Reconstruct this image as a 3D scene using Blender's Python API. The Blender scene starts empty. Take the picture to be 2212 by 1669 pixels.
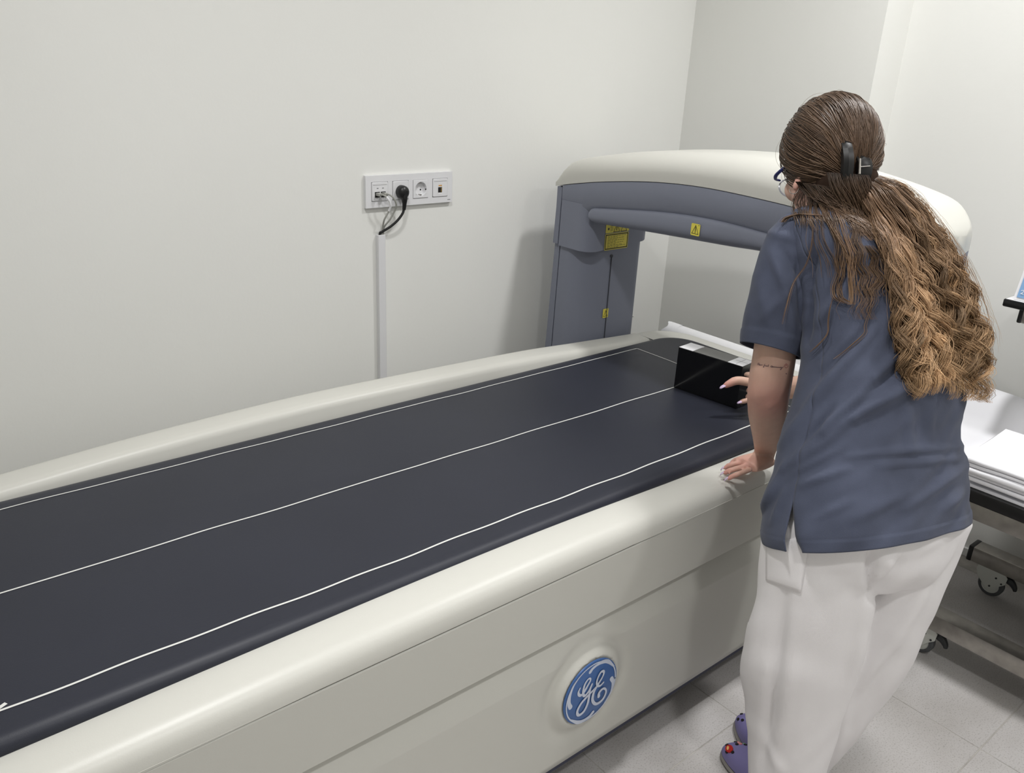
import bpy, bmesh, math, random
import numpy as np
from mathutils import Vector, Matrix

random.seed(7); RNG = np.random.default_rng(7)
SC = bpy.context.scene
COL = SC.collection
PI = math.pi

# ------------------------------------------------------------------ camera
CAM_POS = np.array([0.0, 0.0, 1.5])
FPX = 1788.0
AX = np.array([0.772745, -0.2002602, 0.60229645])      # world X seen in the camera (right, down, forward)
AY = np.array([-0.63304153, -0.31206098, 0.70843233])
AZ = np.array([0.04608242, -0.92871621, -0.36791659])
ROT = np.stack([AX, AY, AZ])
E1 = ROT @ np.array([1.0, 0, 0])     # camera right in the world
E2 = ROT @ np.array([0, -1.0, 0])    # camera up in the world
EN = ROT @ np.array([0, 0, 1.0])     # camera forward in the world
cam_data = bpy.data.cameras.new('camera')
cam = bpy.data.objects.new('camera', cam_data); COL.objects.link(cam)
cam.matrix_world = Matrix(((E1[0], E2[0], -EN[0], CAM_POS[0]), (E1[1], E2[1], -EN[1], CAM_POS[1]),
                           (E1[2], E2[2], -EN[2], CAM_POS[2]), (0, 0, 0, 1)))
cam_data.sensor_fit = 'HORIZONTAL'; cam_data.sensor_width = 36.0
cam_data.lens = 36.0 * FPX / 2212.0
cam_data.clip_start = 0.02
SC.camera = cam

# ------------------------------------------------------------------ world, lights, exposure
w = bpy.data.worlds.new('world'); SC.world = w; w.use_nodes = True
w.node_tree.nodes['Background'].inputs[0].default_value = (0.9, 0.95, 1.0, 1)
w.node_tree.nodes['Background'].inputs[1].default_value = 0.05
SC.view_settings.view_transform = 'Standard'
SC.view_settings.look = 'None'
SC.view_settings.gamma = 1.0
SC.view_settings.use_curve_mapping = False
SC.view_settings.exposure = 0.14
CEIL = 2.80
LAMPS = [(2.12, 0.95, 14), (0.55, 0.95, 14.5), (2.12, -0.5, 9), (0.55, -0.5, 10.5)]   # ceiling downlights, the last two added as unseen fill: x, y, watts

# ------------------------------------------------------------------ helpers
def lin(r, g, b):
    def f(c):
        c /= 255.0
        return c / 12.92 if c <= 0.04045 else ((c + 0.055) / 1.055) ** 2.4
    return (f(r), f(g), f(b), 1.0)

MATS = {}
def mat(name, rgb, rough=0.5, spec=0.5, metal=0.0, bump=0.0, bscale=200.0, var=0.0, vscale=3.0, detail=3.0, coat=0.0, trans=0.0, sheen=0.0, alpha=1.0):
    m = bpy.data.materials.new(name); m.use_nodes = True
    nt = m.node_tree; b = nt.nodes['Principled BSDF']
    colr = lin(*rgb) if max(rgb) > 1.0 else (*rgb, 1.0)
    b.inputs['Base Color'].default_value = colr
    b.inputs['Roughness'].default_value = rough
    b.inputs['Specular IOR Level'].default_value = spec
    b.inputs['Metallic'].default_value = metal
    b.inputs['Coat Weight'].default_value = coat
    b.inputs['Transmission Weight'].default_value = trans
    b.inputs['Sheen Weight'].default_value = sheen
    b.inputs['Alpha'].default_value = alpha
    tc = nt.nodes.new('ShaderNodeTexCoord')
    if var > 0:
        n = nt.nodes.new('ShaderNodeTexNoise'); n.inputs['Scale'].default_value = vscale; n.inputs['Detail'].default_value = detail
        nt.links.new(tc.outputs['Object'], n.inputs['Vector'])
        r = nt.nodes.new('ShaderNodeValToRGB')
        r.color_ramp.elements[0].position = 0.3; r.color_ramp.elements[1].position = 0.7
        r.color_ramp.elements[0].color = tuple(c * (1 - var) for c in colr[:3]) + (1,)
        r.color_ramp.elements[1].color = tuple(min(1, c * (1 + var)) for c in colr[:3]) + (1,)
        nt.links.new(n.outputs['Fac'], r.inputs['Fac']); nt.links.new(r.outputs['Color'], b.inputs['Base Color'])
    if bump > 0:
        n2 = nt.nodes.new('ShaderNodeTexNoise'); n2.inputs['Scale'].default_value = bscale; n2.inputs['Detail'].default_value = 4
        nt.links.new(tc.outputs['Object'], n2.inputs['Vector'])
        bp = nt.nodes.new('ShaderNodeBump'); bp.inputs['Strength'].default_value = bump; bp.inputs['Distance'].default_value = 0.002
        nt.links.new(n2.outputs['Fac'], bp.inputs['Height']); nt.links.new(bp.outputs['Normal'], b.inputs['Normal'])
    MATS[name] = m
    return m

def origin_of(parent):
    o = np.zeros(3); p = parent
    while p is not None:
        o += np.array(p.location); p = p.parent
    return o

def mesh_obj(name, verts, faces, m=None, parent=None, smooth=True, loc=None, auto=None):
    """verts in world coordinates; loc: object origin (a top-level thing's base)"""
    v = np.asarray(verts, float).reshape(-1, 3)
    off = origin_of(parent)
    if loc is not None: off = off + np.asarray(loc, float)
    me = bpy.data.meshes.new(name)
    me.from_pydata((v - off).tolist(), [], [tuple(int(i) for i in f) for f in faces])
    me.update()
    o = bpy.data.objects.new(name, me); COL.objects.link(o)
    if loc is not None: o.location = [float(x) for x in loc]
    if parent is not None: o.parent = parent
    if m is not None: me.materials.append(MATS[m] if isinstance(m, str) else m)
    if smooth:
        me.polygons.foreach_set('use_smooth', [True] * len(me.polygons))
        if auto is not None: me.set_sharp_from_angle(angle=math.radians(auto))
    return o

def tag(o, label, cat, group=None, kind=None):
    o['label'] = label
    if cat: o['category'] = cat
    if group: o['group'] = group
    if kind: o['kind'] = kind
    return o

def struct(o):
    o['kind'] = 'structure'; return o

def thing(name, loc, label, cat, group=None):
    o = bpy.data.objects.new(name, None); COL.objects.link(o)
    o.location = [float(x) for x in loc]; o.empty_display_size = 0.05
    return tag(o, label, cat, group)

class MB:
    def __init__(s): s.v = []; s.f = []
    def add(s, verts, faces):
        n = len(s.v); s.v += [tuple(map(float, p)) for p in verts]; s.f += [tuple(int(i) + n for i in f) for f in faces]; return s
    def box(s, x0, x1, y0, y1, z0, z1, bev=0.0, seg=2, M=None):
        bm = bmesh.new(); bmesh.ops.create_cube(bm, size=1.0)
        for v in bm.verts:
            v.co = Vector(((x0 + x1) / 2 + v.co.x * (x1 - x0), (y0 + y1) / 2 + v.co.y * (y1 - y0), (z0 + z1) / 2 + v.co.z * (z1 - z0)))
        if bev > 0: bmesh.ops.bevel(bm, geom=bm.edges[:], offset=bev, segments=seg, profile=0.5, affect='EDGES')
        bm.verts.index_update()
        vs = [v.co.copy() for v in bm.verts]
        if M is not None: vs = [M @ q for q in vs]
        s.add(vs, [[v.index for v in f.verts] for f in bm.faces]); bm.free(); return s
    def tube(s, path, rad, sides=10, cap=True, flat=None):
        v, f = tube_data(path, rad, sides, cap, flat); return s.add(v, f)
    def loft(s, rings, cap=True, closed=True):
        v, f = loft_data(rings, cap, closed); return s.add(v, f)
    def build(s, name, m, parent=None, smooth=True, auto=40, loc=None):
        return mesh_obj(name, s.v, s.f, m, parent, smooth, loc, auto)

def loft_data(rings, cap=True, closed=True):
    R = [np.asarray(r, float) for r in rings]; n = len(R[0]); v = np.concatenate(R); f = []
    for i in range(len(R) - 1):
        for j in range(n if closed else n - 1):
            a = i * n + j; b = i * n + (j + 1) % n
            f.append((a, b, b + n, a + n))
    if cap:
        f.append(tuple(range(n - 1, -1, -1))); f.append(tuple(range((len(R) - 1) * n, len(R) * n)))
    return v, f

def frames(P):
    P = np.asarray(P, float); T = np.gradient(P, axis=0); T /= np.linalg.norm(T, axis=1)[:, None] + 1e-12
    u = np.array([0, 0, 1.0]) if abs(T[0][2]) < 0.9 else np.array([1.0, 0, 0])
    U = []
    for t in T:
        u = u - t * (u @ t); u /= np.linalg.norm(u) + 1e-12; U.append(u.copy())
    U = np.array(U); return T, U, np.cross(T, U)

def tube_data(path, rad, sides=10, cap=True, flat=None):
    P = np.asarray(path, float); T, U, V = frames(P)
    r = np.full(len(P), rad, float) if np.isscalar(rad) else np.asarray(rad, float)
    a = np.linspace(0, 2 * PI, sides, endpoint=False); k = 1.0 if flat is None else flat
    rings = [P[i] + r[i] * (np.cos(a)[:, None] * U[i] + k * np.sin(a)[:, None] * V[i]) for i in range(len(P))]
    return loft_data(rings, cap)

def spline(pts, n):
    """Catmull-Rom through pts"""
    P = np.asarray(pts, float); m = len(P)
    Q = np.vstack([2 * P[0] - P[1], P, 2 * P[-1] - P[-2]])
    t = np.linspace(0, m - 1 - 1e-9, n); out = []
    for x in t:
        i = int(x); u = x - i; p0, p1, p2, p3 = Q[i], Q[i + 1], Q[i + 2], Q[i + 3]
        out.append(0.5 * (2 * p1 + (p2 - p0) * u + (2 * p0 - 5 * p1 + 4 * p2 - p3) * u * u + (3 * p1 - p0 - 3 * p2 + p3) * u ** 3))
    return np.array(out)

def interp(x, xs, ys):
    """smooth 1-d curve through samples"""
    xs = np.asarray(xs, float); ys = np.asarray(ys, float)
    S = spline(np.stack([xs, ys], 1), 80); o = np.argsort(S[:, 0])
    return np.interp(x, S[o, 0], S[o, 1])

def ribbon(pts, width, n=40, th=0.0008, rise=0.0):
    """flat stroke in 2-d (a,b) -> verts (a,b,h) and faces; width may vary along it"""
    P = spline(pts, n); T = np.gradient(P, axis=0); T /= np.linalg.norm(T, axis=1)[:, None] + 1e-12
    N = np.stack([-T[:, 1], T[:, 0]], 1)
    wv = np.full(n, width) if np.isscalar(width) else np.interp(np.linspace(0, 1, n), np.linspace(0, 1, len(width)), width)
    L = P + N * wv[:, None] / 2; Rr = P - N * wv[:, None] / 2
    k = 6
    def capv(c, t, w_):
        a0 = math.atan2(t[1], t[0])
        return np.array([[c[0] + w_ / 2 * math.cos(a0 + q), c[1] + w_ / 2 * math.sin(a0 + q)] for q in np.linspace(-PI / 2, PI / 2, k)])
    end = capv(P[-1], T[-1], wv[-1]); start = capv(P[0], -T[0], wv[0])
    v2 = np.concatenate([L, Rr, end, start]); f = []
    for i in range(n - 1): f.append((i, n + i, n + i + 1, i + 1))
    f.append(tuple(range(2 * n, 2 * n + k))); f.append(tuple(range(2 * n + k, 2 * n + 2 * k)))
    hh = np.concatenate([np.linspace(0, rise, n), np.linspace(0, rise, n), np.full(k, rise), np.zeros(k)]) + th
    return np.column_stack([v2, hh]), f

def disc(cx, cy, r, h, n=48):
    a = np.linspace(0, 2 * PI, n, endpoint=False)
    return np.column_stack([cx + r * np.cos(a), cy + r * np.sin(a), np.full(n, h)]), [tuple(range(n))]

def on_plane(v, o, ua, ub, un):
    """(a,b,h) -> world"""
    v = np.asarray(v, float); return np.asarray(o) + v[:, :1] * np.asarray(ua) + v[:, 1:2] * np.asarray(ub) + v[:, 2:3] * np.asarray(un)

def at(px, py, d):
    return CAM_POS + ROT @ np.array([(px - 1106.0) / FPX * d, (py - 834.5) / FPX * d, d])

def depth(P): return float((np.asarray(P, float) - CAM_POS) @ EN)

# ------------------------------------------------------------------ materials
mat('wall_paint', (233, 233, 229), rough=0.85, spec=0.2, bump=0.12, bscale=90, var=0.012, vscale=2.0)
mat('ceiling_paint', (245, 245, 243), rough=0.9, spec=0.2)
mat('scanner_cream', (202, 201, 194), rough=0.38, spec=0.4, bump=0.05, bscale=500)
mat('scanner_grey', (124, 128, 142), rough=0.5, spec=0.4, bump=0.12, bscale=600)
mat('scanner_grey_dark', (56, 58, 66), rough=0.6)
mat('plinth_navy', (52, 54, 74), rough=0.6)
mat('vinyl_navy', (40, 42, 52), rough=0.45, spec=0.32, bump=0.10, bscale=700, var=0.05, vscale=5)
mat('line_white', (218, 218, 214), rough=0.6)
mat('white_plastic', (226, 226, 228), rough=0.35, spec=0.5)
mat('white_trunking', (222, 222, 224), rough=0.45)
mat('black_plastic', (16, 16, 17), rough=0.35)
mat('black_gloss', (5, 5, 7), rough=0.12, spec=0.6)
mat('block_top', (100, 100, 98), rough=0.25)
mat('dark_hole', (20, 18, 17), rough=0.8)
mat('cable_grey', (158, 158, 152), rough=0.5)
mat('paper_white', (236, 236, 238), rough=0.8, spec=0.2)
mat('label_yellow', (228, 214, 84), rough=0.5)
mat('label_black', (36, 32, 20), rough=0.6)
mat('label_rim', (222, 214, 150), rough=0.5)
mat('emblem_blue', (62, 100, 158), rough=0.3, var=0.06, vscale=40)
mat('emblem_white', (205, 212, 228), rough=0.35)
mat('steel', (168, 164, 158), rough=0.32, metal=0.85, var=0.15, vscale=30)
mat('zinc', (200, 202, 196), rough=0.4, metal=0.0)
mat('rubber_grey', (78, 80, 82), rough=0.7)
mat('rubber_dark', (44, 46, 48), rough=0.6)
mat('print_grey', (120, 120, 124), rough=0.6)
mat('print_orange', (216, 160, 80), rough=0.6)
mat('brass', (190, 160, 90), rough=0.3, metal=0.9)
mat('sheet_white', (240, 240, 244), rough=0.85, spec=0.2, bump=0.15, bscale=60)
mat('calendar_blue', (132, 172, 214), rough=0.5)
mat('grout', (176, 172, 166), rough=0.9, var=0.35, vscale=14)
mat('lamp_rim', (235, 235, 235), rough=0.4)

def tile_material():
    m = bpy.data.materials.new('floor_tile'); m.use_nodes = True; nt = m.node_tree; b = nt.nodes['Principled BSDF']
    geo = nt.nodes.new('ShaderNodeNewGeometry')
    n1 = nt.nodes.new('ShaderNodeTexNoise'); n1.inputs['Scale'].default_value = 5; n1.inputs['Detail'].default_value = 5
    n2 = nt.nodes.new('ShaderNodeTexNoise'); n2.inputs['Scale'].default_value = 260; n2.inputs['Detail'].default_value = 3
    n3 = nt.nodes.new('ShaderNodeTexVoronoi'); n3.inputs['Scale'].default_value = 9
    for n in (n1, n2, n3): nt.links.new(geo.outputs['Position'], n.inputs['Vector'])
    r1 = nt.nodes.new('ShaderNodeValToRGB'); e = r1.color_ramp.elements
    e[0].position = 0.3; e[0].color = lin(180, 176, 173); e[1].position = 0.72; e[1].color = lin(200, 197, 196)
    nt.links.new(n1.outputs['Fac'], r1.inputs['Fac'])
    r2 = nt.nodes.new('ShaderNodeValToRGB'); e = r2.color_ramp.elements
    e[0].position = 0.33; e[0].color = (0.42, 0.40, 0.37, 1); e[1].position = 0.47; e[1].color = (1, 1, 1, 1)
    nt.links.new(n2.outputs['Fac'], r2.inputs['Fac'])
    mx = nt.nodes.new('ShaderNodeMix'); mx.data_type = 'RGBA'; mx.blend_type = 'MULTIPLY'; mx.inputs['Factor'].default_value = 0.4
    nt.links.new(r1.outputs['Color'], mx.inputs['A']); nt.links.new(r2.outputs['Color'], mx.inputs['B'])
    nt.links.new(mx.outputs['Result'], b.inputs['Base Color'])
    b.inputs['Roughness'].default_value = 0.55; b.inputs['Specular IOR Level'].default_value = 0.35
    MATS['floor_tile'] = m
tile_material()

# ------------------------------------------------------------------ room shell
XW, YW, XP, YP = 2.781, 2.156, 2.625, 1.4184      # right wall, back wall, pilaster face and its end
X0, Y0 = -1.25, -1.1
def slab(name, x0, x1, y0, y1, z0, z1, m):
    return struct(MB().box(x0, x1, y0, y1, z0, z1).build(name, m, smooth=False))
slab('wall_back', X0, XW + .1, YW, YW + .1, 0, CEIL, 'wall_paint')
slab('wall_right', XW, XW + .1, Y0, YW, 0, CEIL, 'wall_paint')
slab('wall_pilaster', XP, XW, YP, YW, 0, CEIL, 'wall_paint')
slab('wall_left', X0 - .1, X0, Y0, YW, 0, CEIL, 'wall_paint')
slab('wall_front', X0, XW, Y0 - .1, Y0, 0, CEIL, 'wall_paint')
slab('ceiling', X0 - .1, XW + .1, Y0 - .1, YW + .1, CEIL, CEIL + .1, 'ceiling_paint')
slab('baseboard_right', XW - .010, XW, Y0, YP, 0, 0.028, 'ceiling_paint')
floor = slab('floor', X0 - .1, XW + .1, Y0 - .1, YW + .1, -0.1, -0.0012, 'grout')
TX, TY = 0.3925, 0.414
gx = [1.5155 + TX * k for k in range(-9, 4)]; gy = [0.843 + TY * k for k in range(-7, 4)]
tile_me = None
for i in range(len(gx) - 1):
    for j in range(len(gy) - 1):
        xa, xb = max(gx[i], X0), min(gx[i + 1], XW); ya, yb = max(gy[j], Y0), min(gy[j + 1], YW)
        if xb - xa < .02 or yb - ya < .02: continue
        full = abs(xb - xa - TX) < 1e-6 and abs(yb - ya - TY) < 1e-6
        g = 0.0012
        if full and tile_me is not None:
            o = bpy.data.objects.new('tile', tile_me); COL.objects.link(o); o.parent = floor; o.location = (xa, ya, 0)
        else:
            mb = MB().box(g, xb - xa - g, g, yb - ya - g, -0.006, 0.0, bev=0.0008, seg=1)
            o = mb.build('tile', 'floor_tile', smooth=False); o.parent = floor; o.location = (xa, ya, 0)
            if full: tile_me = o.data

# ceiling downlights; the camera-side pair is added as fill
for k, (lx, ly, watt) in enumerate(LAMPS):
    t = thing('downlight', (lx, ly, CEIL), ['round white ceiling downlight above the examination couch', 'round white ceiling downlight above the left half of the scanner table',
              'added round ceiling fill light behind the person near the right wall', 'added round ceiling fill light near the camera'][k], 'ceiling light', 'ceiling downlights')
    a = np.linspace(0, 2 * PI, 32, endpoint=False)
    ring = lambda r, z: np.column_stack([lx + r * np.cos(a), ly + r * np.sin(a), np.full(32, z)])
    MB().loft([ring(.118, CEIL), ring(.118, CEIL - .008), ring(.100, CEIL - .012), ring(.098, CEIL - .002)], cap=False).build('rim', 'lamp_rim', t)
    l = bpy.data.lights.new('downlight_lamp', 'AREA'); l.shape = 'DISK'; l.size = 0.19; l.energy = watt; l.spread = math.radians(140); l.color = (1.0, 0.995, 0.99)
    lo = bpy.data.objects.new('downlight_lamp', l); COL.objects.link(lo); lo.parent = t; lo.location = (0, 0, -0.006)

# ------------------------------------------------------------------ bone densitometer: table
ZM = 0.647
YN, YF = 0.9375, 1.835
TX0, TX1 = -0.42, 2.272
SCN = thing('bone_densitometer', (1.0, 1.4, 0), 'cream bone densitometer table with grey scanning arm beside back wall', 'scanner')
xs = np.linspace(TX0 + .15, 2.09, 61)
zc_far = lambda x: interp(x, [-.42, .164, .43, .75, .97, 1.30, 1.58, 1.78, 2.0, 2.09], [.622, .656, .672, .6825, .6825, .675, .667, .655, .642, .637])
zc_near = lambda x: interp(x, [-.4, .22, .9, 1.5, 2.09], [.620, .633, .640, .628, .622])
def shell_ring(x):
    n, fz = zc_near(x), zc_far(x)
    p = [(YN, .5915), (YN, n - .045), (YN + .002, n - .025), (YN + .008, n - .012), (YN + .018, n - .004), (YN + .032, n), (YN + .06, n + .001), (1.03, n - .003), (1.05, n - .006), (1.06, .612),
         (1.70, .612), (1.735, .618), (1.741, fz - .018), (1.745, fz - .008), (1.753, fz - .001), (1.765, fz), (1.81, fz + .001), (1.822, fz - .002), (1.832, fz - .010), (YF, fz - .022), (YF, .5915)]
    return [(x, y, z) for y, z in p]
rings = [shell_ring(x) for x in xs]
table_shell = MB().loft(rings).build('table_shell', 'scanner_cream', SCN, auto=50)
def end_cap(name, xe, sgn):
    """rounded end of the table: nested plan outlines"""
    out = []
    xin = 2.0915 if sgn > 0 else TX0 + .1485
    for ix, iyn, iyf, z, r in ((0, 0, 0, .5915, .15), (0, 0, 0, .60, .15), (.002, .002, .002, .615, .148), (.008, .008, .008, .628, .142), (.02, .02, .02, .635, .13), (.035, .035, .035, .637, .115), (.070, .0885, .098, .634, .10), (.078, .0965, .106, .612, .092)):
        pts = [(xin, YN + iyn)]
        for q in np.linspace(0, PI / 2, 13): pts.append((xe - sgn * (ix + r) + sgn * r * math.sin(q), YN + iyn + r - r * math.cos(q)))
        for q in np.linspace(0, PI / 2, 13): pts.append((xe - sgn * (ix + r) + sgn * r * math.cos(q), YF - iyf - r + r * math.sin(q)))
        pts.append((xin, YF - iyf))
        out.append([(x, y, z) for x, y in pts])
    if sgn < 0: out = [list(reversed(q)) for q in out]
    return MB().loft(out, cap=True).build(name, 'scanner_cream', SCN, auto=50)
end_cap('end_cap', TX1, 1); end_cap('end_cap', TX0, -1)
# side panels: upper panel with a step, lower panel with the badge pad
def side_panel(name, prof, x0, x1, m='scanner_cream'):
    R = []
    for x in np.linspace(x0, x1, 9):
        R.append([(x, y, z) for y, z in prof])
    return MB().loft(R).build(name, m, SCN, auto=35)
side_panel('upper_side_panel', [(YN + .03, .5875), (YN + .002, .5875), (YN, .5855), (YN - .001, .52), (YN - .001, .448), (YN + .003, .444), (YN + .05, .444)], TX0 + .05, 2.13)
# lower panel: a grid with a shallow raised pad round the badge
BX, BZ, BR = 1.044, 0.277, 0.077
gxs = np.unique(np.concatenate([np.linspace(TX0 + .08, 2.10, 40), np.linspace(BX - .16, BX + .16, 130)]))
gzs = np.unique(np.concatenate([np.linspace(.105, .444, 24), np.linspace(BZ - .15, BZ + .15, 110)]))
def low_y(x, z):
    y = YN + 0.028 * np.clip((z - .372) / .068, 0, 1) ** 1.3
    r = math.hypot(x - BX, z - BZ) / BR
    y += -0.010 * math.exp(-((r - 1.02) / 0.22) ** 2) if r > 1.02 else -0.010
    y += 0.006 * math.exp(-((r - 1.45) / 0.2) ** 2)
    if r < 1.03: y += 0.002
    return y
V = [(x, low_y(x, z), z) for z in gzs for x in gxs]; nx = len(gxs)
F = [(j * nx + i, j * nx + i + 1, (j + 1) * nx + i + 1, (j + 1) * nx + i) for j in range(len(gzs) - 1) for i in range(nx - 1)]
nv = len(V); V += [(gxs[0], YN + .03, .105), (gxs[-1], YN + .03, .105)]
F += [(nv, nv + 1) + tuple(range(nx - 1, -1, -1))]
low = mesh_obj('lower_side_panel', V, F, 'scanner_cream', SCN)
MB().box(TX0 + .09, 2.08, YN + .012, YN + .03, .078, .1045).build('skirt_strip', 'plinth_navy', SCN)
MB().box(TX0 + .12, 2.05, 1.03, 1.78, 0.0, .12).build('plinth', 'plinth_navy', SCN)
MB().box(TX0 + .1, 2.09, YN + .031, 1.81, .105, .611).build('chassis', 'scanner_cream', SCN)
MB().box(TX0 + .12, 2.10, YN + .004, YN + .02, .586, .593).build('seam_shade_strip', 'scanner_grey_dark', SCN)  # dark strip added behind the seam to paint its shade
# badge
bo, bu, bv, bn = np.array([BX, YN - .0105, BZ]), (1, 0, 0), (0, 0, 1), (0, -1, 0)
def badge(fn, name, m, parent):
    mb = MB()
    for v, f in fn: mb.add(on_plane(np.asarray(v) * np.array([BR, BR, 1]), bo, bu, bv, bn), f)
    return mb.build(name, m, parent, auto=30)
def domed():
    v = []; f = []
    rs = [1.0, .995, .96, .0]; hs = [0, .0022, .003, .003]; n = 64
    a = np.linspace(0, 2 * PI, n, endpoint=False)
    for r_, h in zip(rs[:3], hs[:3]): v += [(r_ * math.cos(q), r_ * math.sin(q), h) for q in a]
    for k in range(2):
        for j in range(n): f.append((k * n + j, k * n + (j + 1) % n, (k + 1) * n + (j + 1) % n, (k + 1) * n + j))
    f.append(tuple(range(2 * n, 3 * n))); return v, f
emb = badge([domed()], 'emblem', 'emblem_blue', low)
emb['label'] = 'round blue emblem with white script letters'
g1 = [(-0.46, 0.36), (-0.51, 0.26), (-0.48, 0.15), (-0.39, 0.09), (-0.28, 0.16), (-0.17, 0.31), (-0.09, 0.42), (-0.10, 0.50), (-0.18, 0.52), (-0.29, 0.41), (-0.33, 0.22), (-0.31, 0.06), (-0.24, 0.0), (-0.12, 0.08), (-0.01, 0.27)]
g2 = [(-0.01, 0.27), (-0.07, 0.1), (-0.08, -0.11), (-0.12, -0.36), (-0.23, -0.54), (-0.39, -0.58), (-0.48, -0.50), (-0.49, -0.36), (-0.37, -0.19), (-0.17, -0.07), (0.03, 0.02), (0.21, 0.12)]
ge = [(0.44, 0.10), (0.32, 0.05), (0.21, 0.11), (0.16, 0.25), (0.2, 0.41), (0.29, 0.53), (0.39, 0.51), (0.41, 0.41), (0.34, 0.28), (0.24, 0.17), (0.11, 0.01), (0.06, -0.13), (0.06, -0.31), (0.16, -0.48), (0.29, -0.55), (0.46, -0.52), (0.56, -0.40), (0.58, -0.25), (0.49, -0.13), (0.38, -0.12), (0.29, -0.2), (0.30, -0.31)]
WS = .075
strokes = [(g1, [.05, .085, .085, .06, .06, .085, .085, .06]), (g2, [.06, .085, .09, .085, .085, .06]), (ge, [.06, .075, .06, .085, .06, .08, .1, .09, .085, .06, .085, .1])]
badge([ribbon(s, w_, 70, .0040 + .0006 * k, .0005) for k, (s, w_) in enumerate(strokes)], 'script_letters', 'emblem_white', emb)
ringp = [(.925 * math.cos(q), .925 * math.sin(q)) for q in np.linspace(0, 2 * PI, 60)]
swirl = [([(0.83, 0.44), (0.57, 0.73), (0.34, 0.83), (0.13, 0.83), (-0.03, 0.79), (-0.11, 0.72)], [.05, .12, .12, .08, .10, .12]),
         ([(0.78, 0.05), (0.86, -0.12), (0.85, -0.33), (0.78, -0.5), (0.59, -0.71)], [.14, .11, .08, .07, .04]),
         ([(-0.76, -0.13), (-0.83, 0.04), (-0.82, 0.29), (-0.73, 0.55), (-0.53, 0.76)], [.14, .12, .09, .08, .04]),
         ([(0.15, -0.79), (0.02, -0.87), (-0.19, -0.89), (-0.43, -0.82), (-0.72, -0.58)], [.11, .09, .10, .12, .05])]
badge([ribbon(s, w_, 60, .0034 + .0002 * k) for k, (s, w_) in enumerate(swirl + [(ringp, [.04, .04])])], 'border_swirls', 'emblem_white', emb)

# ------------------------------------------------------------------ bone densitometer: column and arm
XL, XR, YCF, YCB = 1.878, 2.153, 1.875, 2.04
def col_plan(grow=0.0, yb=YCB, split='front', ysplit=2.004):
    ex_, ey_ = (.13, 1.965) if grow == 0 else (.045, 1.905)
    xl, xr, yf = XL - grow, XR + grow, YCF - grow
    if split == 'front':
        p = [(xl, ysplit), (xl, 1.975)]
        for q in np.linspace(0, PI / 2, 10): p.append((xl + ex_ - ex_ * math.cos(q), ey_ - (ey_ - yf) * math.sin(q)))
        p += [(xr - .03, yf)]
        for q in np.linspace(0, PI / 2, 5): p.append((xr - .03 + .03 * math.sin(q), yf + .03 - .03 * math.cos(q)))
        p += [(xr, ysplit)]
    else:
        p = [(xl + .002, yb), (xl + .002, ysplit + .0065), (xr - .002, ysplit + .0065), (xr - .002, yb)]
    return p
def col_part(name, z0, z1, grow, split, slant=None):
    R = []
    for z in np.linspace(z0, z1, 8):
        t = (z - .6) / .5
        pl = col_plan(grow, YCB - .022 * t, split, 2.004 - .012 * t)
        R.append([(x, y, (z if slant is None else z + slant(x, y) * (1 - (z - z0) / (z1 - z0)))) for x, y in pl])
    return MB().loft(R).build(name, 'scanner_grey', SCN, auto=40)
col_front = col_part('column_cover', .13, .955, 0, 'front')
col_part('column_rear_cover', .13, .955, 0, 'rear')
sl = lambda x, y: -.010 + .02 * abs((x - 2.0) / .15) ** 1.5 * (1 if x > 2.0 else .2) + .0 * y
upper = col_part('upper_housing', .938, 1.082, .010, 'front', sl)
MB().box(XL + .006, XR - .006, 1.985, 2.02, .13, 1.08).build('seam_shade_filler', 'scanner_grey_dark', SCN)  # dark box added inside the column, standing in for shade in the gap
col_part('upper_rear_housing', .935, 1.12, .010, 'rear')
MB().box(1.9985, 2.0005, YCF - .0022, YCF + .004, .40, .905).build('column_seam', 'scanner_grey_dark', col_front)
a = np.linspace(0, 2 * PI, 12, endpoint=False)
MB().loft([[(2.0 + r_ * math.cos(q), YCF - h, .905 + r_ * math.sin(q)) for q in a] for r_, h in ((.006, 0), (.006, .001), (.0, .001))], cap=False).build('seam_hole', 'scanner_grey_dark', col_front)
MB().box(2.138, 2.141, YCF - .0015, YCF + .01, .672, .675).build('screw', 'line_white', col_front)
# arm: stations along y
YE = 0.80
zcream = lambda y: interp(y, [.78, .95, 1.1, 1.31, 1.47, 1.635, 1.82, 1.966, 2.03], [1.115, 1.165, 1.186, 1.197, 1.198, 1.187, 1.162, 1.135, 1.120])
ztop = lambda y: interp(y, [.78, .83, .90, 1.1, 1.30, 1.46, 1.62, 1.76, 1.90, 1.96, 1.99, 2.012, 2.03], [1.145, 1.20, 1.240, 1.278, 1.290, 1.285, 1.272, 1.254, 1.226, 1.210, 1.196, 1.172, 1.130])
ztt = lambda y: interp(y, [.78, 1.05, 1.22, 1.354, 1.486, 1.625, 1.859], [1.085, 1.103, 1.111, 1.117, 1.115, 1.104, 1.076])
ztb = lambda y: interp(y, [.78, 1.05, 1.225, 1.343, 1.498, 1.628, 1.839], [1.052, 1.058, 1.058, 1.051, 1.044, 1.038, 1.027])
AXL, AXR = XL - .010, XR + .010
def endscale(y):    # the free end is rounded in plan
    return 1.0 if y > YE + .10 else math.sqrt(max(0.0, 1 - ((YE + .10 - y) / .10) ** 2)) * .8 + .2
ys = np.concatenate([np.linspace(2.028, 1.95, 8), np.linspace(1.93, .92, 40), np.linspace(.91, YE, 10)])
def xc(x, y):
    m = (AXL + AXR) / 2; return m + (x - m) * endscale(y)
cap_r = []
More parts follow.
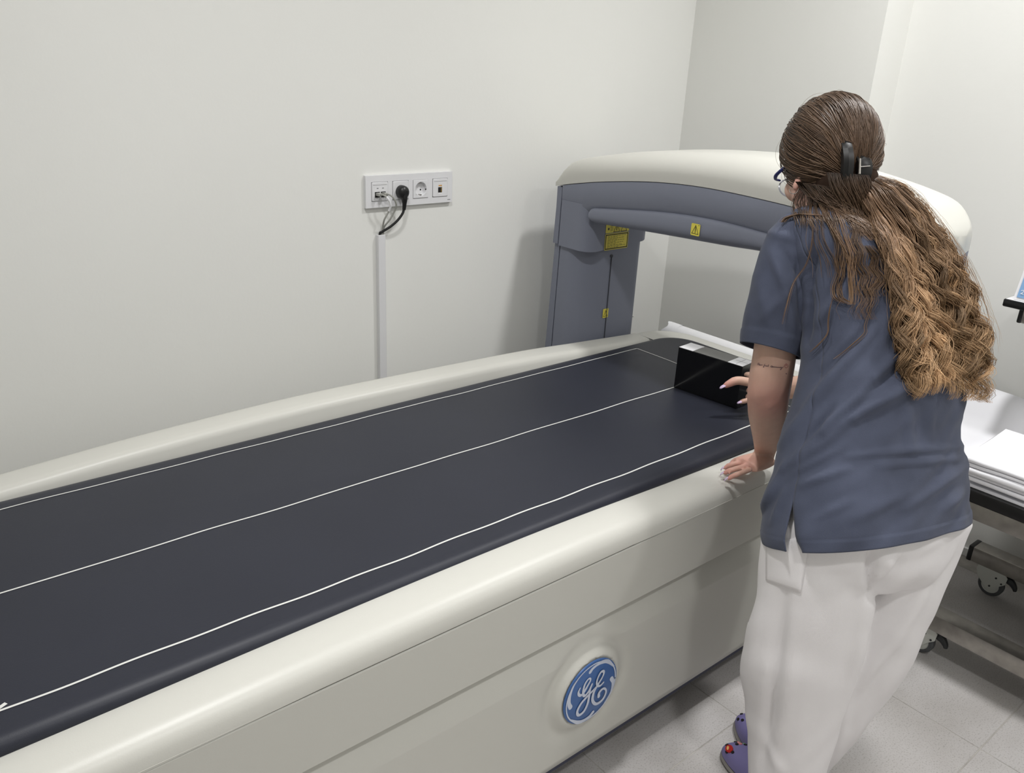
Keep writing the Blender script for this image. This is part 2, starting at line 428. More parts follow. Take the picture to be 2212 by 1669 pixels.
for y in ys:
    zt, zb = ztop(y), zcream(y); h = zt - zb; rx = float(np.interp(y, [1.75, 1.95], [.085, .04]))
    p = []
    for q in np.linspace(0, PI / 2, 12): p.append((AXL + rx * (1 - math.cos(q)), zb + .012 + (h - .012) * math.sin(q) ** .9))
    for q in np.linspace(PI / 2, 0, 8): p.append((AXR - .05 * (1 - math.cos(q)), zb + .012 + (h - .012) * math.sin(q) ** .9))
    p += [(AXR, zb), (AXL, zb)]
    cap_r.append([(xc(x, y), y, z) for x, z in p])
MB().loft(cap_r).build('arm_top_cover', 'scanner_cream', SCN, auto=50)
fr = []
for y in ys[ys < 2.004]:
    zb = zcream(y) - .0015; zl = ztt(min(y, 1.86)) - .004 if y < 1.86 else 1.060
    i_ = .0 if y < 1.86 else .0008
    fr.append([(xc(AXL + .003, y), y, zb), (xc(AXL + i_, y), y, zb - .004), (xc(AXL + i_, y), y, zl + .015), (xc(AXL + .012, y), y, zl), (xc(AXR - .012, y), y, zl), (xc(AXR, y), y, zl + .015), (xc(AXR, y), y, zb)])
MB().loft(fr).build('arm_fascia', 'scanner_grey', SCN, auto=40)
rr_ = []
for y in (2.021, 2.014, 2.0065):
    rr_.append([(AXL + .003, y, 1.05), (AXL + .003, y, zcream(y) - .002), (AXR - .003, y, zcream(y) - .002), (AXR - .003, y, 1.05)])
MB().loft(rr_).build('arm_rear_cover', 'scanner_grey', SCN, auto=40)
tb = []
yst = np.concatenate([[1.862, 1.860, 1.856, 1.850, 1.842], np.linspace(1.83, YE + .01, 38)])
for i, y in enumerate(yst):
    t0, b0 = ztt(y), ztb(y)
    e = min(1.0, math.sqrt(max(0, 1 - (1 - min(1, (1.862 - y) / .02)) ** 2)) * .3 + .72)
    mid, hh = (t0 + b0) / 2, (t0 - b0) / 2 * e
    xo = AXL - .006
    p = [(xo + .02, mid + hh)]
    for q in np.linspace(PI / 2, -PI / 2, 14):
        sx = .016 if q > 0 else .05
        p.append((xo + sx - sx * math.cos(q) ** .7 if abs(q) < PI / 2 - 1e-6 else xo + sx, mid + hh * math.sin(q)))
    p += [(AXR - .05, mid - hh), (AXR + .004, mid), (AXR - .02, mid + hh)]
    tb.append([(xc(x, y), y, z) for x, z in p])
tube_o = MB().loft(tb).build('detector_bar', 'scanner_grey', SCN, auto=50)

# yellow warning labels
def rrect(cx, cy, w_, h_, r, hgt, n=5):
    v = []
    for sx, sy, a0 in ((1, 1, 0), (-1, 1, PI / 2), (-1, -1, PI), (1, -1, 3 * PI / 2)):
        for q in np.linspace(a0, a0 + PI / 2, n): v.append((cx + sx * (w_ / 2 - r) + r * math.cos(q), cy + sy * (h_ / 2 - r) + r * math.sin(q), hgt))
    return v, [tuple(range(len(v)))]
def polyline(pts, w_, hgt, closed=True):
    mb_v, mb_f = [], []
    P = [np.array(p, float) for p in pts] + ([np.array(pts[0], float)] if closed else [])
    for p, q in zip(P[:-1], P[1:]):
        d = (q - p) / np.linalg.norm(q - p); n = np.array([-d[1], d[0]]) * w_ / 2; p2, q2 = p - d * w_ / 2, q + d * w_ / 2
        k = len(mb_v); mb_v += [(*(p2 + n), hgt), (*(p2 - n), hgt), (*(q2 - n), hgt), (*(q2 + n), hgt)]; mb_f.append((k, k + 1, k + 2, k + 3))
    return mb_v, mb_f
def sheet(items, o, ua, ub, un, name, m, parent):
    mb = MB()
    for v, f in items: mb.add(on_plane(v, o, ua, ub, un), f)
    return mb.build(name, m, parent, smooth=False)
def tri_label(parent, o, ua, ub, un, w_, h_):
    rim = sheet([rrect(0, 0, w_, h_, w_ * .12, .0006)], o, ua, ub, un, 'warning_label', 'label_yellow', parent)
    rim['label'] = 'small yellow warning sticker with black triangle'
    t = w_ * .36; it = [polyline([(-t, -h_ * .34), (t, -h_ * .34), (0, h_ * .36)], w_ * .05, .0009), polyline([(0, h_ * .2), (0, -h_ * .12)], w_ * .075, .0009, False), polyline([(0, -h_ * .2), (0, -h_ * .25)], w_ * .07, .0009, False), polyline([(w_ * .30, h_ * .38), (w_ * .36, h_ * .41)], w_ * .04, .0009, False)]
    sheet(it, o, ua, ub, un, 'warning_symbol', 'label_black', rim)
tri_label(col_front, (1.9945, YCF - .0005, .709), (1, 0, 0), (0, 0, 1), (0, -1, 0), .026, .032)
tri_label(tube_o, (AXL - .0072, 1.438, 1.083), (0, -1, 0), (0, 0, 1), (-1, 0, 0), .031, .033)
lo_ = (2.005, YCF - .0106, .973)
big = sheet([rrect(0, -.0155, .110, .054, .004, .0005), rrect(0, .030, .110, .032, .003, .0004)], lo_, (1, 0, 0), (0, 0, 1), (0, -1, 0), 'laser_label', 'label_yellow', upper)
big['label'] = 'yellow laser warning sticker with lines of small print'
it = [polyline([(-.051, -.0385), (.051, -.0385), (.051, .0075), (-.051, .0075)], .0032, .0009), polyline([(-.018, .016), (.010, .016), (-.004, .042)], .002, .0009), polyline([(.016, .016), (.044, .016), (.030, .042)], .002, .0009), rrect(-.042, .0275, .007, .008, .003, .0009), polyline([(-.004, .022), (-.004, .032)], .0035, .0009, False)]
for k in range(11):
    wl = [.085, .05, .078, .046, .080, .045, .074, .040, .072, .086, .060][k]
    x_ = -.043
    while x_ < -.043 + wl - .004:
        ww = min(random.uniform(.006, .016), -.043 + wl - x_); it.append(polyline([(x_, .0025 - k * .0037), (x_ + ww, .0025 - k * .0037)], .0011, .0009, False)); x_ += ww + .0035
for k in range(4): it.append(polyline([(-.034, .036 - k * .005), (-.022 - .002 * (k % 2), .036 - k * .005)], .0013, .0009, False))
sheet(it, lo_, (1, 0, 0), (0, 0, 1), (0, -1, 0), 'laser_label_print', 'label_black', big)

# ------------------------------------------------------------------ mattress with white lines
MX0, MX1, MY0, MY1 = -0.335, 2.196, 1.032, 1.731
MAT = thing('table_mattress', (0.93, 1.38, .612), 'dark navy vinyl table mattress printed with white outline lines', 'mattress')
def plan_round(inset, r=.105, n=10):
    x0, x1, y0, y1 = MX0 + inset, MX1 - inset, MY0 + inset, MY1 - inset; rr = max(r - inset, .02); p = []
    for cx, cy, a0 in ((x1 - rr, y1 - rr, 0), (x0 + rr, y1 - rr, PI / 2), (x0 + rr, y0 + rr, PI), (x1 - rr, y0 + rr, 3 * PI / 2)):
        for q in np.linspace(a0, a0 + PI / 2, n): p.append((cx + rr * math.cos(q), cy + rr * math.sin(q)))
    return p
def wob(x, y): return 0.0012 * math.sin(9 * x + 2 * y) * math.sin(5 * x - 7 * y)
R = [[(x, y, z) for x, y in plan_round(ins)] for ins, z in ((.012, .6125), (.003, .620), (0, .628), (.003, .637), (.009, .643), (.018, .6462), (.03, .647))]
v, f = loft_data(R, cap=True)
pad = mesh_obj('pad', v, f, 'vinyl_navy', MAT, auto=50)
def line_path(pts, amp=0.0022):
    P = spline(pts, 160) if len(pts) > 2 else np.array(pts[0]) + np.linspace(0, 1, 160)[:, None] * (np.array(pts[1]) - np.array(pts[0]))
    return P
def surf_line(p0, p1, wdt, seed, amp):
    p0, p1 = np.array(p0, float), np.array(p1, float); L = np.linalg.norm(p1 - p0); n = int(L / .012) + 2
    t = np.linspace(0, 1, n); d = (p1 - p0) / L; nrm = np.array([-d[1], d[0]])
    r = np.random.default_rng(seed); off = sum(r.normal() * np.sin(2 * PI * (t * L / lam + r.random())) for lam in (.19, .28, .42, .7)) * amp * .5
    P = p0 + t[:, None] * (p1 - p0) + off[:, None] * nrm
    v = np.concatenate([np.column_stack([P + nrm * wdt / 2, np.full(n, ZM + .0007)]), np.column_stack([P - nrm * wdt / 2, np.full(n, ZM + .0007)])])
    return v, [(i, n + i, n + i + 1, i + 1) for i in range(n - 1)]
LW = .0032
for (p0, p1, sd, am, lw) in (((-.16, 1.0925 + .004), (1.95, 1.0925), 3, .0012, LW * 1.25), ((-.16, 1.3865), (1.95, 1.384), 4, .0010, LW * 1.15), ((-.16, 1.680), (1.950, 1.679), 5, .0016, LW), ((1.950, 1.679), (1.950, 1.0925), 6, .0012, LW)):
    v, f = surf_line(p0, p1, lw, sd, am); mesh_obj('outline_line', v, f, 'line_white', MAT, smooth=False)
v, f = polyline([(.042, 1.0985), (.058, 1.1065)], .006, ZM + .0006, False)
mesh_obj('print_mark', v, f, 'line_white', MAT, smooth=False)

# ------------------------------------------------------------------ calibration block
q0, q1 = np.array([1.783, 1.384]), np.array([1.804, 1.183])
ub_ = (q1 - q0) / np.linalg.norm(q1 - q0); uw = np.array([-ub_[1], ub_[0]])      # uw points away (+x)
BL, BH, BT = np.linalg.norm(q1 - q0), .1225, .066
BLK = thing('calibration_block', (*((q0 + q1) / 2 + uw * BT / 2), ZM), 'glossy black rectangular calibration block with white tags standing on mattress', 'block')
def blk(l0, l1, t0, t1, z0, z1, name, m, bev, parent):
    M = Matrix(((ub_[0], uw[0], 0, q0[0]), (ub_[1], uw[1], 0, q0[1]), (0, 0, 1, ZM), (0, 0, 0, 1)))
    return MB().box(l0, l1, t0, t1, z0, z1, bev, 2, M).build(name, m, parent, smooth=False)
body_b = blk(0, BL, 0, BT, .0012, BH, 'block_body', 'black_gloss', .0008, BLK)
blk(.002, BL - .002, .002, BT - .002, BH - .001, BH + .0004, 'block_top_sheen', 'block_top', 0, BLK)  # lighter grey top, with the reflection put into its colour
for l0 in (.001, BL - .046):
    tg = blk(l0, l0 + .045, .001, BT - .006, BH, BH + .0010, 'white_tag', 'paper_white', 0, BLK)
    if l0 > .1:
        blk(l0 + .006, l0 + .042, BT / 2 - .0012, BT / 2 - .0004, BH + .0005, BH + .0013, 'tag_line', 'print_grey', 0, tg)
        blk(l0 + .022, l0 + .0228, .006, BT - .010, BH + .0005, BH + .0013, 'tag_line', 'print_grey', 0, tg)

# ------------------------------------------------------------------ paper roll on the end of the table
RLY0, RLY1, RLX, RLZ, RLR = 1.22, 1.845, 2.325, .588, .040
ROLL = thing('paper_roll', (RLX, 1.53, RLZ - RLR), 'white roll of examination paper lying behind the scanner table end', 'paper roll')
yy = np.linspace(RLY0, RLY1, 24); a = np.linspace(0, 2 * PI, 28, endpoint=False)
MB().loft([[(RLX + RLR * math.cos(q), y, RLZ + RLR * math.sin(q)) for q in a] for y in yy]).build('roll', 'paper_white', ROLL)
sp = []
for y in np.linspace(1.805, 1.856, 7):
    k = (y - 1.805) / .057
    sp.append([(RLX + (RLR * (1.03 + .05 * k * abs(math.sin(3 * q + 1.0)))) * math.cos(q), y + .010 * k * math.sin(5 * q), RLZ + (RLR * (1.03 + .05 * k * abs(math.sin(2.5 * q)))) * math.sin(q)) for q in a])
MB().loft(sp, cap=False).build('loose_wrap', 'paper_white', ROLL)
MB().box(2.288, 2.42, 1.24, 1.83, .535, .5475).build('roll_tray', 'white_plastic', ROLL, smooth=False)
MB().box(2.40, XP, 1.45, 1.62, .515, .5345).build('tray_bracket', 'white_plastic', ROLL, smooth=False)

# ------------------------------------------------------------------ wall sockets
def P2(px, py, y=YW):      # a photographed point on the back wall
    d = ROT @ np.array([px - 1106.0, py - 834.5, FPX]); t = (y - CAM_POS[1]) / d[1]; return CAM_POS + t * d
SX, SZ = 1.3845, 1.1195; SW, SH = .307, .093
SOC = thing('socket_frame', (SX, YW, SZ - SH / 2), 'white four-gang wall socket frame mounted on the back wall', 'wall socket')
mods = [SX - .107, SX - .0357, SX + .0357, SX + .107]
MW = .054
HO = MW / 2 + .0007
xe = [SX - SW / 2] + sorted(sum([[m - HO, m + HO] for m in mods], [])) + [SX + SW / 2]; ze = [SZ - SH / 2, SZ - HO, SZ + HO, SZ + SH / 2]
fm = MB()
for i in range(len(xe) - 1):
    for j in range(3):
        if j == 1 and i % 2 == 1: continue
        fm.box(xe[i], xe[i + 1], YW - .011, YW - .0003, ze[j], ze[j + 1])
bmf = bmesh.new(); bv_ = [bmf.verts.new(q) for q in fm.v]
for q in fm.f: bmf.faces.new([bv_[i] for i in q])
bmesh.ops.remove_doubles(bmf, verts=bmf.verts[:], dist=1e-5)
seen = {}
for fc in bmf.faces: seen.setdefault(tuple(round(c, 5) for c in fc.calc_center_median()), []).append(fc)
bmesh.ops.delete(bmf, geom=[fc for g_ in seen.values() if len(g_) > 1 for fc in g_], context='FACES')
bmf.verts.index_update()
mesh_obj('frame_plate', [tuple(v.co) for v in bmf.verts], [[v.index for v in fc.verts] for fc in bmf.faces], 'white_plastic', SOC, smooth=False); bmf.free()
def mod_plate(cx, name, depth_=.0125):
    r1 = [(cx + v[0], YW - .0105, SZ + v[1]) for v in rrect(0, 0, MW, MW, .003, 0, 4)[0]]
    r2 = [(cx + v[0], YW - depth_, SZ + v[1]) for v in rrect(0, 0, MW, MW, .003, 0, 4)[0]]
    r3 = [(cx + v[0], YW - depth_ - .0008, SZ + v[1]) for v in rrect(0, 0, MW - .002, MW - .002, .002, 0, 4)[0]]
    m_ = MB().loft([r1, r2, r3]).build(name, 'white_plastic', SOC, auto=30)
    # thin grey line painting the shadow in the gap round the module
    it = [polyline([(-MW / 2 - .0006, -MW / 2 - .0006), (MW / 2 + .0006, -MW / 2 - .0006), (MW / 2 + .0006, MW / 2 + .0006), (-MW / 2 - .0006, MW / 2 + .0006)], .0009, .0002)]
    sheet(it, (cx, YW - .0111, SZ), (1, 0, 0), (0, 0, 1), (0, -1, 0), 'module_gap_shade', 'print_grey', SOC)
    return m_
yf_ = YW - .0134
def flat(items, cx, name, m, parent, dy=0.0): return sheet(items, (cx, yf_ - dy, SZ), (1, 0, 0), (0, 0, 1), (0, -1, 0), name, m, parent)
m1 = mod_plate(mods[0], 'data_module')
flat([rrect(0, .0215, .046, .004, .0008, .0003)], mods[0], 'label_window', 'white_trunking', m1)
flat([polyline([(-.023, .0195), (.023, .0195)], .0006, .0004, False), polyline([(-.0105, .010), (-.0065, .010)], .002, .0004, False), polyline([(.0075, .010), (.0115, .010)], .002, .0004, False)], mods[0], 'module_print', 'print_grey', m1)
for dx in (-.0095, .0105): flat([rrect(dx, -.0085, .0165, .0165, .0006, .0003)], mods[0], 'data_port', 'dark_hole', m1)
for dx in (-.0105, .0105): flat([polyline([(dx - .008, -.0235), (dx + .008, -.0235), (dx + .008, -.0185), (dx - .008, -.0185)], .0005, .0004)], mods[0], 'port_label', 'print_grey', m1)
def schuko(cx, name, open_):
    if not open_: return mod_plate(cx, name)
    n = 48; a = np.linspace(0, 2 * PI, n, endpoint=False)
    def sq(w_, y):
        out = []
        for q in a:
            c, s_ = math.cos(q), math.sin(q); k = w_ / 2 / max(abs(c), abs(s_)); out.append((cx + k * c, y, SZ + k * s_))
        return out
    rr = lambda r_, y: [(cx + r_ * math.cos(q), y, SZ + r_ * math.sin(q)) for q in a]
    v, f = loft_data([sq(MW, YW - .002), sq(MW, YW - .0126), sq(MW - .002, YW - .0134), rr(.0208, YW - .0134), rr(.0200, YW - .0128), rr(.0188, YW - .0022)], cap=False)
    f.append(tuple(range(5 * n, 6 * n)))
    m_ = mesh_obj(name, v, f, 'white_plastic', SOC, auto=35)
    dq = -(yf_ - (YW - .0024))
    for dx in (-.0095, .0095): flat([disc(dx, 0, .0026, .0004, 16)], cx, 'pin_hole', 'dark_hole', m_, dq)
    for s_ in (1, -1): MB().box(cx - .0032, cx + .0032, YW - .0128, YW - .003, SZ + s_ * .0178 - .0012, SZ + s_ * .0178 + .0012).build('earth_clip', 'steel', m_, smooth=False)
    return m_
schuko(mods[1], 'power_module', False); schuko(mods[2], 'power_module', True)
m4 = mod_plate(mods[3], 'phone_module')
flat([rrect(0, .0215, .046, .004, .0008, .0003)], mods[3], 'label_window', 'white_trunking', m4)
flat([polyline([(-.023, .0195), (.023, .0195)], .0006, .0004, False)], mods[3], 'module_print', 'print_grey', m4)
flat([rrect(-.001, -.0065, .0145, .016, .0006, .0003)], mods[3], 'phone_port', 'dark_hole', m4)
flat([rrect(.0035, -.0065, .003, .014, .0004, .0006)], mods[3], 'port_contact', 'brass', m4)
flat([polyline([(-.005, .0065), (.004, .0065)], .0035, .0004, False)], mods[3], 'orange_print', 'print_orange', m4)
flat([rrect(-.001, -.0175, .0165, .004, .0005, .0005)], mods[3], 'port_tab', 'paper_white', m4)
sheet([polyline([(.030, 0), (.039, 0)], .0018, .0003, False)], (SX + .107, YW - .011, SZ - .0385), (1, 0, 0), (0, 0, 1), (0, -1, 0), 'frame_print', 'print_grey', SOC)

# trunking
TRX0, TRX1, TRZ1 = 1.268, 1.2925, .992
TR = tag(MB().box(TRX0, TRX1, YW - .0165, YW - .0002, .06, TRZ1, .001, 1).build('cable_trunking', 'white_trunking', smooth=False, loc=(1.28, YW, 0.06)), 'narrow white cable trunking running down the wall below the sockets', 'trunking')
# cables
yc = YW - .012
PLG = thing('power_cable', (mods[1], YW - .02, TRZ1), 'thick black power cable with angled plug in the socket', 'power cable')
a = np.linspace(0, 2 * PI, 28, endpoint=False)
pr = lambda r_, y, dz=0: [(mods[1] + r_ * math.cos(q), y, SZ - .004 + dz + r_ * 1.06 * math.sin(q)) for q in a]
MB().loft([pr(.0185, yf_ - .0005), pr(.0188, yf_ - .010), pr(.018, yf_ - .018), pr(.014, yf_ - .024), pr(.006, yf_ - .0265)]).build('plug', 'black_plastic', PLG)
st = spline([(mods[1] + .001, yf_ - .016, SZ - .010), (mods[1] + .001, yf_ - .018, SZ - .025), (mods[1] + .001, yf_ - .018, SZ - .040), (mods[1], yf_ - .017, SZ - .055)], 24)
MB().tube(st, np.interp(np.linspace(0, 1, 24), [0, .3, .6, 1], [.0115, .0095, .0065, .0052]), 14).build('strain_relief', 'black_plastic', PLG)
cp = [(mods[1], yf_ - .017, SZ - .053), (mods[1] - .006, yf_ - .018, SZ - .066), (mods[1] - .022, yf_ - .016, SZ - .085), (mods[1] - .043, yf_ - .010, SZ - .103), (1.283, YW - .014, SZ - .118), (1.2765, YW - .010, TRZ1 + .002), (1.2765, YW - .009, TRZ1 - .04)]
MB().tube(spline(cp, 60), .0038, 10).build('cord', 'black_plastic', PLG)
def net(name, label, dx, bulge, ends, sleeve):
    t = thing(name, (mods[0] + dx, YW - .02, TRZ1), label, 'network cable', 'grey network cables')
    x0 = mods[0] + dx
    MB().box(x0 - .006, x0 + .006, yf_ - .018, yf_ - .0002, SZ - .0105, SZ - .0025, .001, 1).build('connector', 'cable_grey', t, smooth=False)
    pth = spline([(x0, yf_ - .012, SZ - .006), (x0 + .006, yf_ - .026, SZ - .0065), (x0 + bulge * .6, yf_ - .033, SZ - .016), (x0 + bulge, yf_ - .030, SZ - .036), (x0 + bulge * .95, yf_ - .022, SZ - .055), (x0 + bulge * .55, yf_ - .014, SZ - .080), (ends + .001, YW - .014, SZ - .105), (ends, YW - .010, TRZ1), (ends, YW - .009, TRZ1 - .04)], 80)
    MB().tube(pth, .0026, 10).build('cable', 'cable_grey', t)
    if sleeve: MB().tube(pth[16:40], .0032, 10).build('paper_sleeve', 'paper_white', t)
net('network_cable', 'grey network cable with white paper sleeve plugged in the left port', -.0095, .026, 1.2835, True)
net('network_cable', 'plain grey network cable looping out of the right data port', .0105, .026, 1.2885, False)

# ------------------------------------------------------------------ examination couch on castors
CCH = thing('examination_couch', (2.37, 0.2, 0), 'steel examination couch on castors standing along the right wall', 'couch')
CY0, CY1 = -.95, 0.78
def rail(name, x0, x1, z0, z1, y1):
    r_ = MB().box(x0, x1, CY0, y1, z0, z1, .004, 2).build(name, 'steel', CCH, auto=30)
    MB().box(x0 - .001, x1 + .001, y1 - .004, y1 + .012, z0 - .001, z1 + .001, .004, 2).build('end_plug', 'black_plastic', r_, auto=30)
    return r_
rail('base_rail', 2.118, 2.178, .098, .148, .775); rail('base_rail', 2.575, 2.635, .098, .148, .765)
MB().box(2.18, 2.574, .10, .16, .105, .142, .003, 1).build('cross_rail', 'steel', CCH, auto=30)
rail('top_rail', 2.108, 2.15, .463, .508, .82); rail('top_rail', 2.60, 2.642, .463, .508, .82)
for x in (2.13, 2.62): MB().box(x - .02, x + .02, .06, .10, .148, .463, .003, 1).build('leg', 'steel', CCH, auto=30)
MB().box(2.10, 2.65, CY0, .84, .509, .5445, .008, 2).build('couch_pad', 'black_plastic', CCH, auto=30)
def castor(x, y, turn):
    h = bpy.data.objects.new('castor', None)
    M = Matrix.Translation((x, y, 0)) @ Matrix.Rotation(turn, 4, 'Z')
    def mk(name, mb, m, parent):
        mb.v = [tuple(M @ Vector(p)) for p in mb.v]; return mb.build(name, m, parent, auto=35)
    # fork plates in the local xz plane, wheel axle along local y
    prof = [(-.045, .097), (.030, .097), (.042, .085), (.040, .062), (.022, .045), (.013, .032), (.004, .026), (-.008, .027), (-.02, .036), (-.04, .055), (-.048, .075)]
    fk = MB()
    for y0 in (-.0165, .0135):
        fk.loft([[(px - .0, y0, pz) for px, pz in prof], [(px, y0 + .003, pz) for px, pz in prof]])
    fk.box(-.035, .03, -.0165, .0165, .093, .098)
    fork = mk('castor', fk, 'zinc', CCH)
    a_ = np.linspace(0, 2 * PI, 36, endpoint=False); cx, cz, rw = .0, .0375, .0372
    W = MB(); W.loft([[(cx + r_ * math.cos(q), yy_, cz + r_ * math.sin(q)) for q in a_] for r_, yy_ in ((.026, -.011), (.034, -.011), (rw, -.007), (rw, .007), (.034, .011), (.026, .011))], cap=False)
    mk('wheel', W, 'rubber_grey', fork)
    Hb = MB(); Hb.loft([[(cx + r_ * math.cos(q), yy_, cz + r_ * math.sin(q)) for q in a_] for r_, yy_ in ((.004, -.009), (.024, -.0085), (.027, -.0105), (.027, .0105), (.024, .0085), (.004, .009))])
    mk('wheel_hub', Hb, 'zinc', fork)
    Bk = MB(); Bk.tube(spline([(.025, 0, .068), (.040, 0, .074), (.052, 0, .070), (.063, 0, .058), (.066, 0, .048)], 14), np.interp(np.linspace(0, 1, 14), [0, .4, 1], [.010, .012, .005]), 10)
    mk('brake_lever', Bk, 'rubber_dark', fork)
    for bx_, bz_ in ((.012, .072), (.03, .060), (.0, .0375)):
        B = MB(); B.loft([[(bx_ + .003 * math.cos(q), yy_, bz_ + .003 * math.sin(q)) for q in a_[::4]] for yy_ in (-.0185, -.0165)]); mk('bolt', B, 'rubber_dark', fork)
castor(2.15, .700, -PI / 2); castor(2.605, .695, -PI / 2); castor(2.15, -.8, -PI / 2); castor(2.605, -.8, -PI / 2)
# white cover over the pad, rolled up along the wall
cov = []
for y in np.linspace(-.9, .925, 40):
    w1 = .006 * math.sin(7 * y) + .004 * math.sin(17 * y)
    edge = .03 * max(0, y - .75)
    cov.append([(2.112, y, .5455), (2.112, y, .549), (2.30, y, .551), (2.43 + w1, y, .556), (2.475 + w1, y, .566), (2.505 + w1, y, .590), (2.530 + w1, y, .625 - edge), (2.560, y, .646 - edge + w1), (2.60, y, .652 - edge + w1), (2.635, y, .636 - edge), (2.645, y, .60), (2.645, y, .5455)])
tag(MB().loft(cov).build('couch_cover', 'sheet_white', auto=60, loc=(2.37, 0, .5455)), 'white padded cover rolled up along the wall side of the couch', 'couch cover')
# folded sheets
zz = .5585
FOLDS = [('lowest', .011, .0), ('second lowest', .010, .004), ('middle', .011, -.004), ('second highest', .010, .003), ('topmost', .012, .0)]
for k, (wd, th, dx) in enumerate(FOLDS):
    R = []
    x0 = 2.112 + dx; x1 = 2.405 + .01 * math.sin(k)
    yb0, yb1 = -.45, .705 - .006 * (k % 2)
    sec = []
    for q in np.linspace(PI / 2, 3 * PI / 2, 7): sec.append((x0 + th / 2 + th / 2 * math.cos(q), zz + th / 2 + th / 2 * math.sin(q)))
    sec = sec + [(x1 - .1, zz + .0004), (x1, zz + .001), (x1, zz + th - .001), (x1 - .1, zz + th)]
    for y in np.linspace(yb0, yb1, 26):
        sg = .0 if k < 4 else .002 * math.sin(9 * y)
        lift = .005 * math.exp(-((y - .58) / .06) ** 2) if k == 2 else 0
        R.append([(x + .002 * math.sin(13 * y + k), y + (.015 * (x - 2.2) / .25 if x > 2.2 else 0) * (y > .6), z + (lift if z > zz + th * .6 else 0) + (.005 * math.exp(-((y - .58) / .06) ** 2) if k > 2 else 0)) for x, z in sec])
    o = MB().loft(R).build('folded_sheet', 'sheet_white', auto=60, loc=(2.28, .13, zz))
    tag(o, f'white folded sheet on the couch, {wd} of the stack', 'sheet', 'folded sheets on the couch')
    zz += th + .0012

# ------------------------------------------------------------------ wall shelf with a desk calendar
SHF = thing('wall_shelf', (2.59, .3, .94), 'white shelf board with black edging on a steel bar at right wall', 'shelf')
SZT = .964
MB().box(2.402, XW - .001, -.5, .8115, SZT - .0215, SZT - .0005, .004, 2).build('edging', 'black_plastic', SHF, auto=30)
MB().box(2.406, XW - .001, -.5, .808, SZT - .004, SZT, .001, 1).build('board', 'white_plastic', SHF, auto=30)
sr = MB().box(2.43, 2.47, -.45, .766, SZT - .062, SZT - .022, .004, 2).build('support_bar', 'steel', SHF, auto=30)
MB().box(2.429, 2.471, .764, .776, SZT - .063, SZT - .0215, .004, 2).build('end_plug', 'black_plastic', sr, auto=30)
for y in (.1, -.3): MB().box(2.47, XW - .001, y, y + .04, SZT - .06, SZT - .022).build('bracket', 'steel', SHF, smooth=False)
CAL = thing('desk_calendar', (2.47, .70, SZT), 'blue tent-shaped desk calendar standing on the wall shelf', 'calendar')
def tent(y0, y1, name, m, ins=0.0, off=0.0):
    x0, x1, h = 2.415, 2.495, .16
    n = np.array([-h, 0, -(x1 - x0) / 2]); n = n / np.linalg.norm(n)
    A = np.array([x0, 0, SZT + .001]); B = np.array([(x0 + x1) / 2, 0, SZT + h])
    A2, B2 = A + (B - A) * ins, B - (B - A) * ins
    nn = np.array([-(B - A)[2], 0, (B - A)[0]]); nn /= np.linalg.norm(nn)
    th = .0016
    q = [A2 + nn * off, B2 + nn * off, B2 + nn * (off + th), A2 + nn * (off + th)]
    return MB().loft([[(p[0], y1, p[2]) for p in q], [(p[0], y0, p[2]) for p in q]]).build(name, m, CAL, smooth=False)
tent(.47, .792, 'card', 'paper_white'); tent(.478, .785, 'picture', 'calendar_blue', .04, .0017)
MB().loft([[(2.495, y, SZT + .001), (2.4545, y, SZT + .158), (2.4563, y, SZT + .158), (2.497, y, SZT + .001)] for y in (.47, .792)]).build('back_card', 'paper_white', CAL, smooth=False)
tp = np.array([2.4185, .779, SZT + .018]); up_ = np.array([.04, 0, .16]); up_ /= np.linalg.norm(up_)
sheet([polyline([(0, .008), (.004, .010), (.007, .007), (.001, 0), (.007, 0)], .0016, .0, False), polyline([(.011, 0), (.016, 0), (.016, .010), (.011, .010)], .0016, .0)], tp + np.array([-.0042, 0, .001]), (0, -1, 0), up_, (-1, 0, 0), 'year_digits', 'paper_white', CAL)

# ================================================================== the person
from mathutils.bvhtree import BVHTree
mat('skin', (214, 168, 148), rough=0.5, spec=0.35, bump=0.05, bscale=300)
mat('scrub_blue', (73, 78, 95), rough=0.85, spec=0.2, bump=0.25, bscale=900, var=0.16, vscale=14, detail=8, sheen=0.1)
mat('trouser_white', (232, 229, 230), rough=0.9, spec=0.15, bump=0.2, bscale=900)
mat('nail_lilac', (206, 184, 214), rough=0.25)
mat('tattoo_ink', (112, 88, 90), rough=0.6)
mat('tattoo_red', (170, 112, 104), rough=0.6)
mat('clog_purple', (116, 110, 156), rough=0.55)
mat('clog_sole', (128, 124, 120), rough=0.7)
mat('charm_red', (176, 40, 38), rough=0.4)
mat('charm_gold', (222, 180, 110), rough=0.4)
mat('charm_pink', (200, 130, 130), rough=0.4)
mat('charm_white', (232, 236, 226), rough=0.4)
mat('charm_green', (110, 170, 90), rough=0.4)
mat('glasses_blue', (44, 52, 120), rough=0.3)
mat('glasses_clear', (206, 210, 224), rough=0.15, alpha=0.75)
mat('lens', (235, 240, 245), rough=0.02, alpha=0.12)
mat('silver', (215, 210, 205), rough=0.2, metal=1.0)
mat('clip_black', (18, 17, 17), rough=0.4, spec=0.35)
mat('eye_white', (235, 232, 228), rough=0.2)
mat('eye_dark', (50, 36, 28), rough=0.2)
mat('lip', (180, 110, 105), rough=0.45)

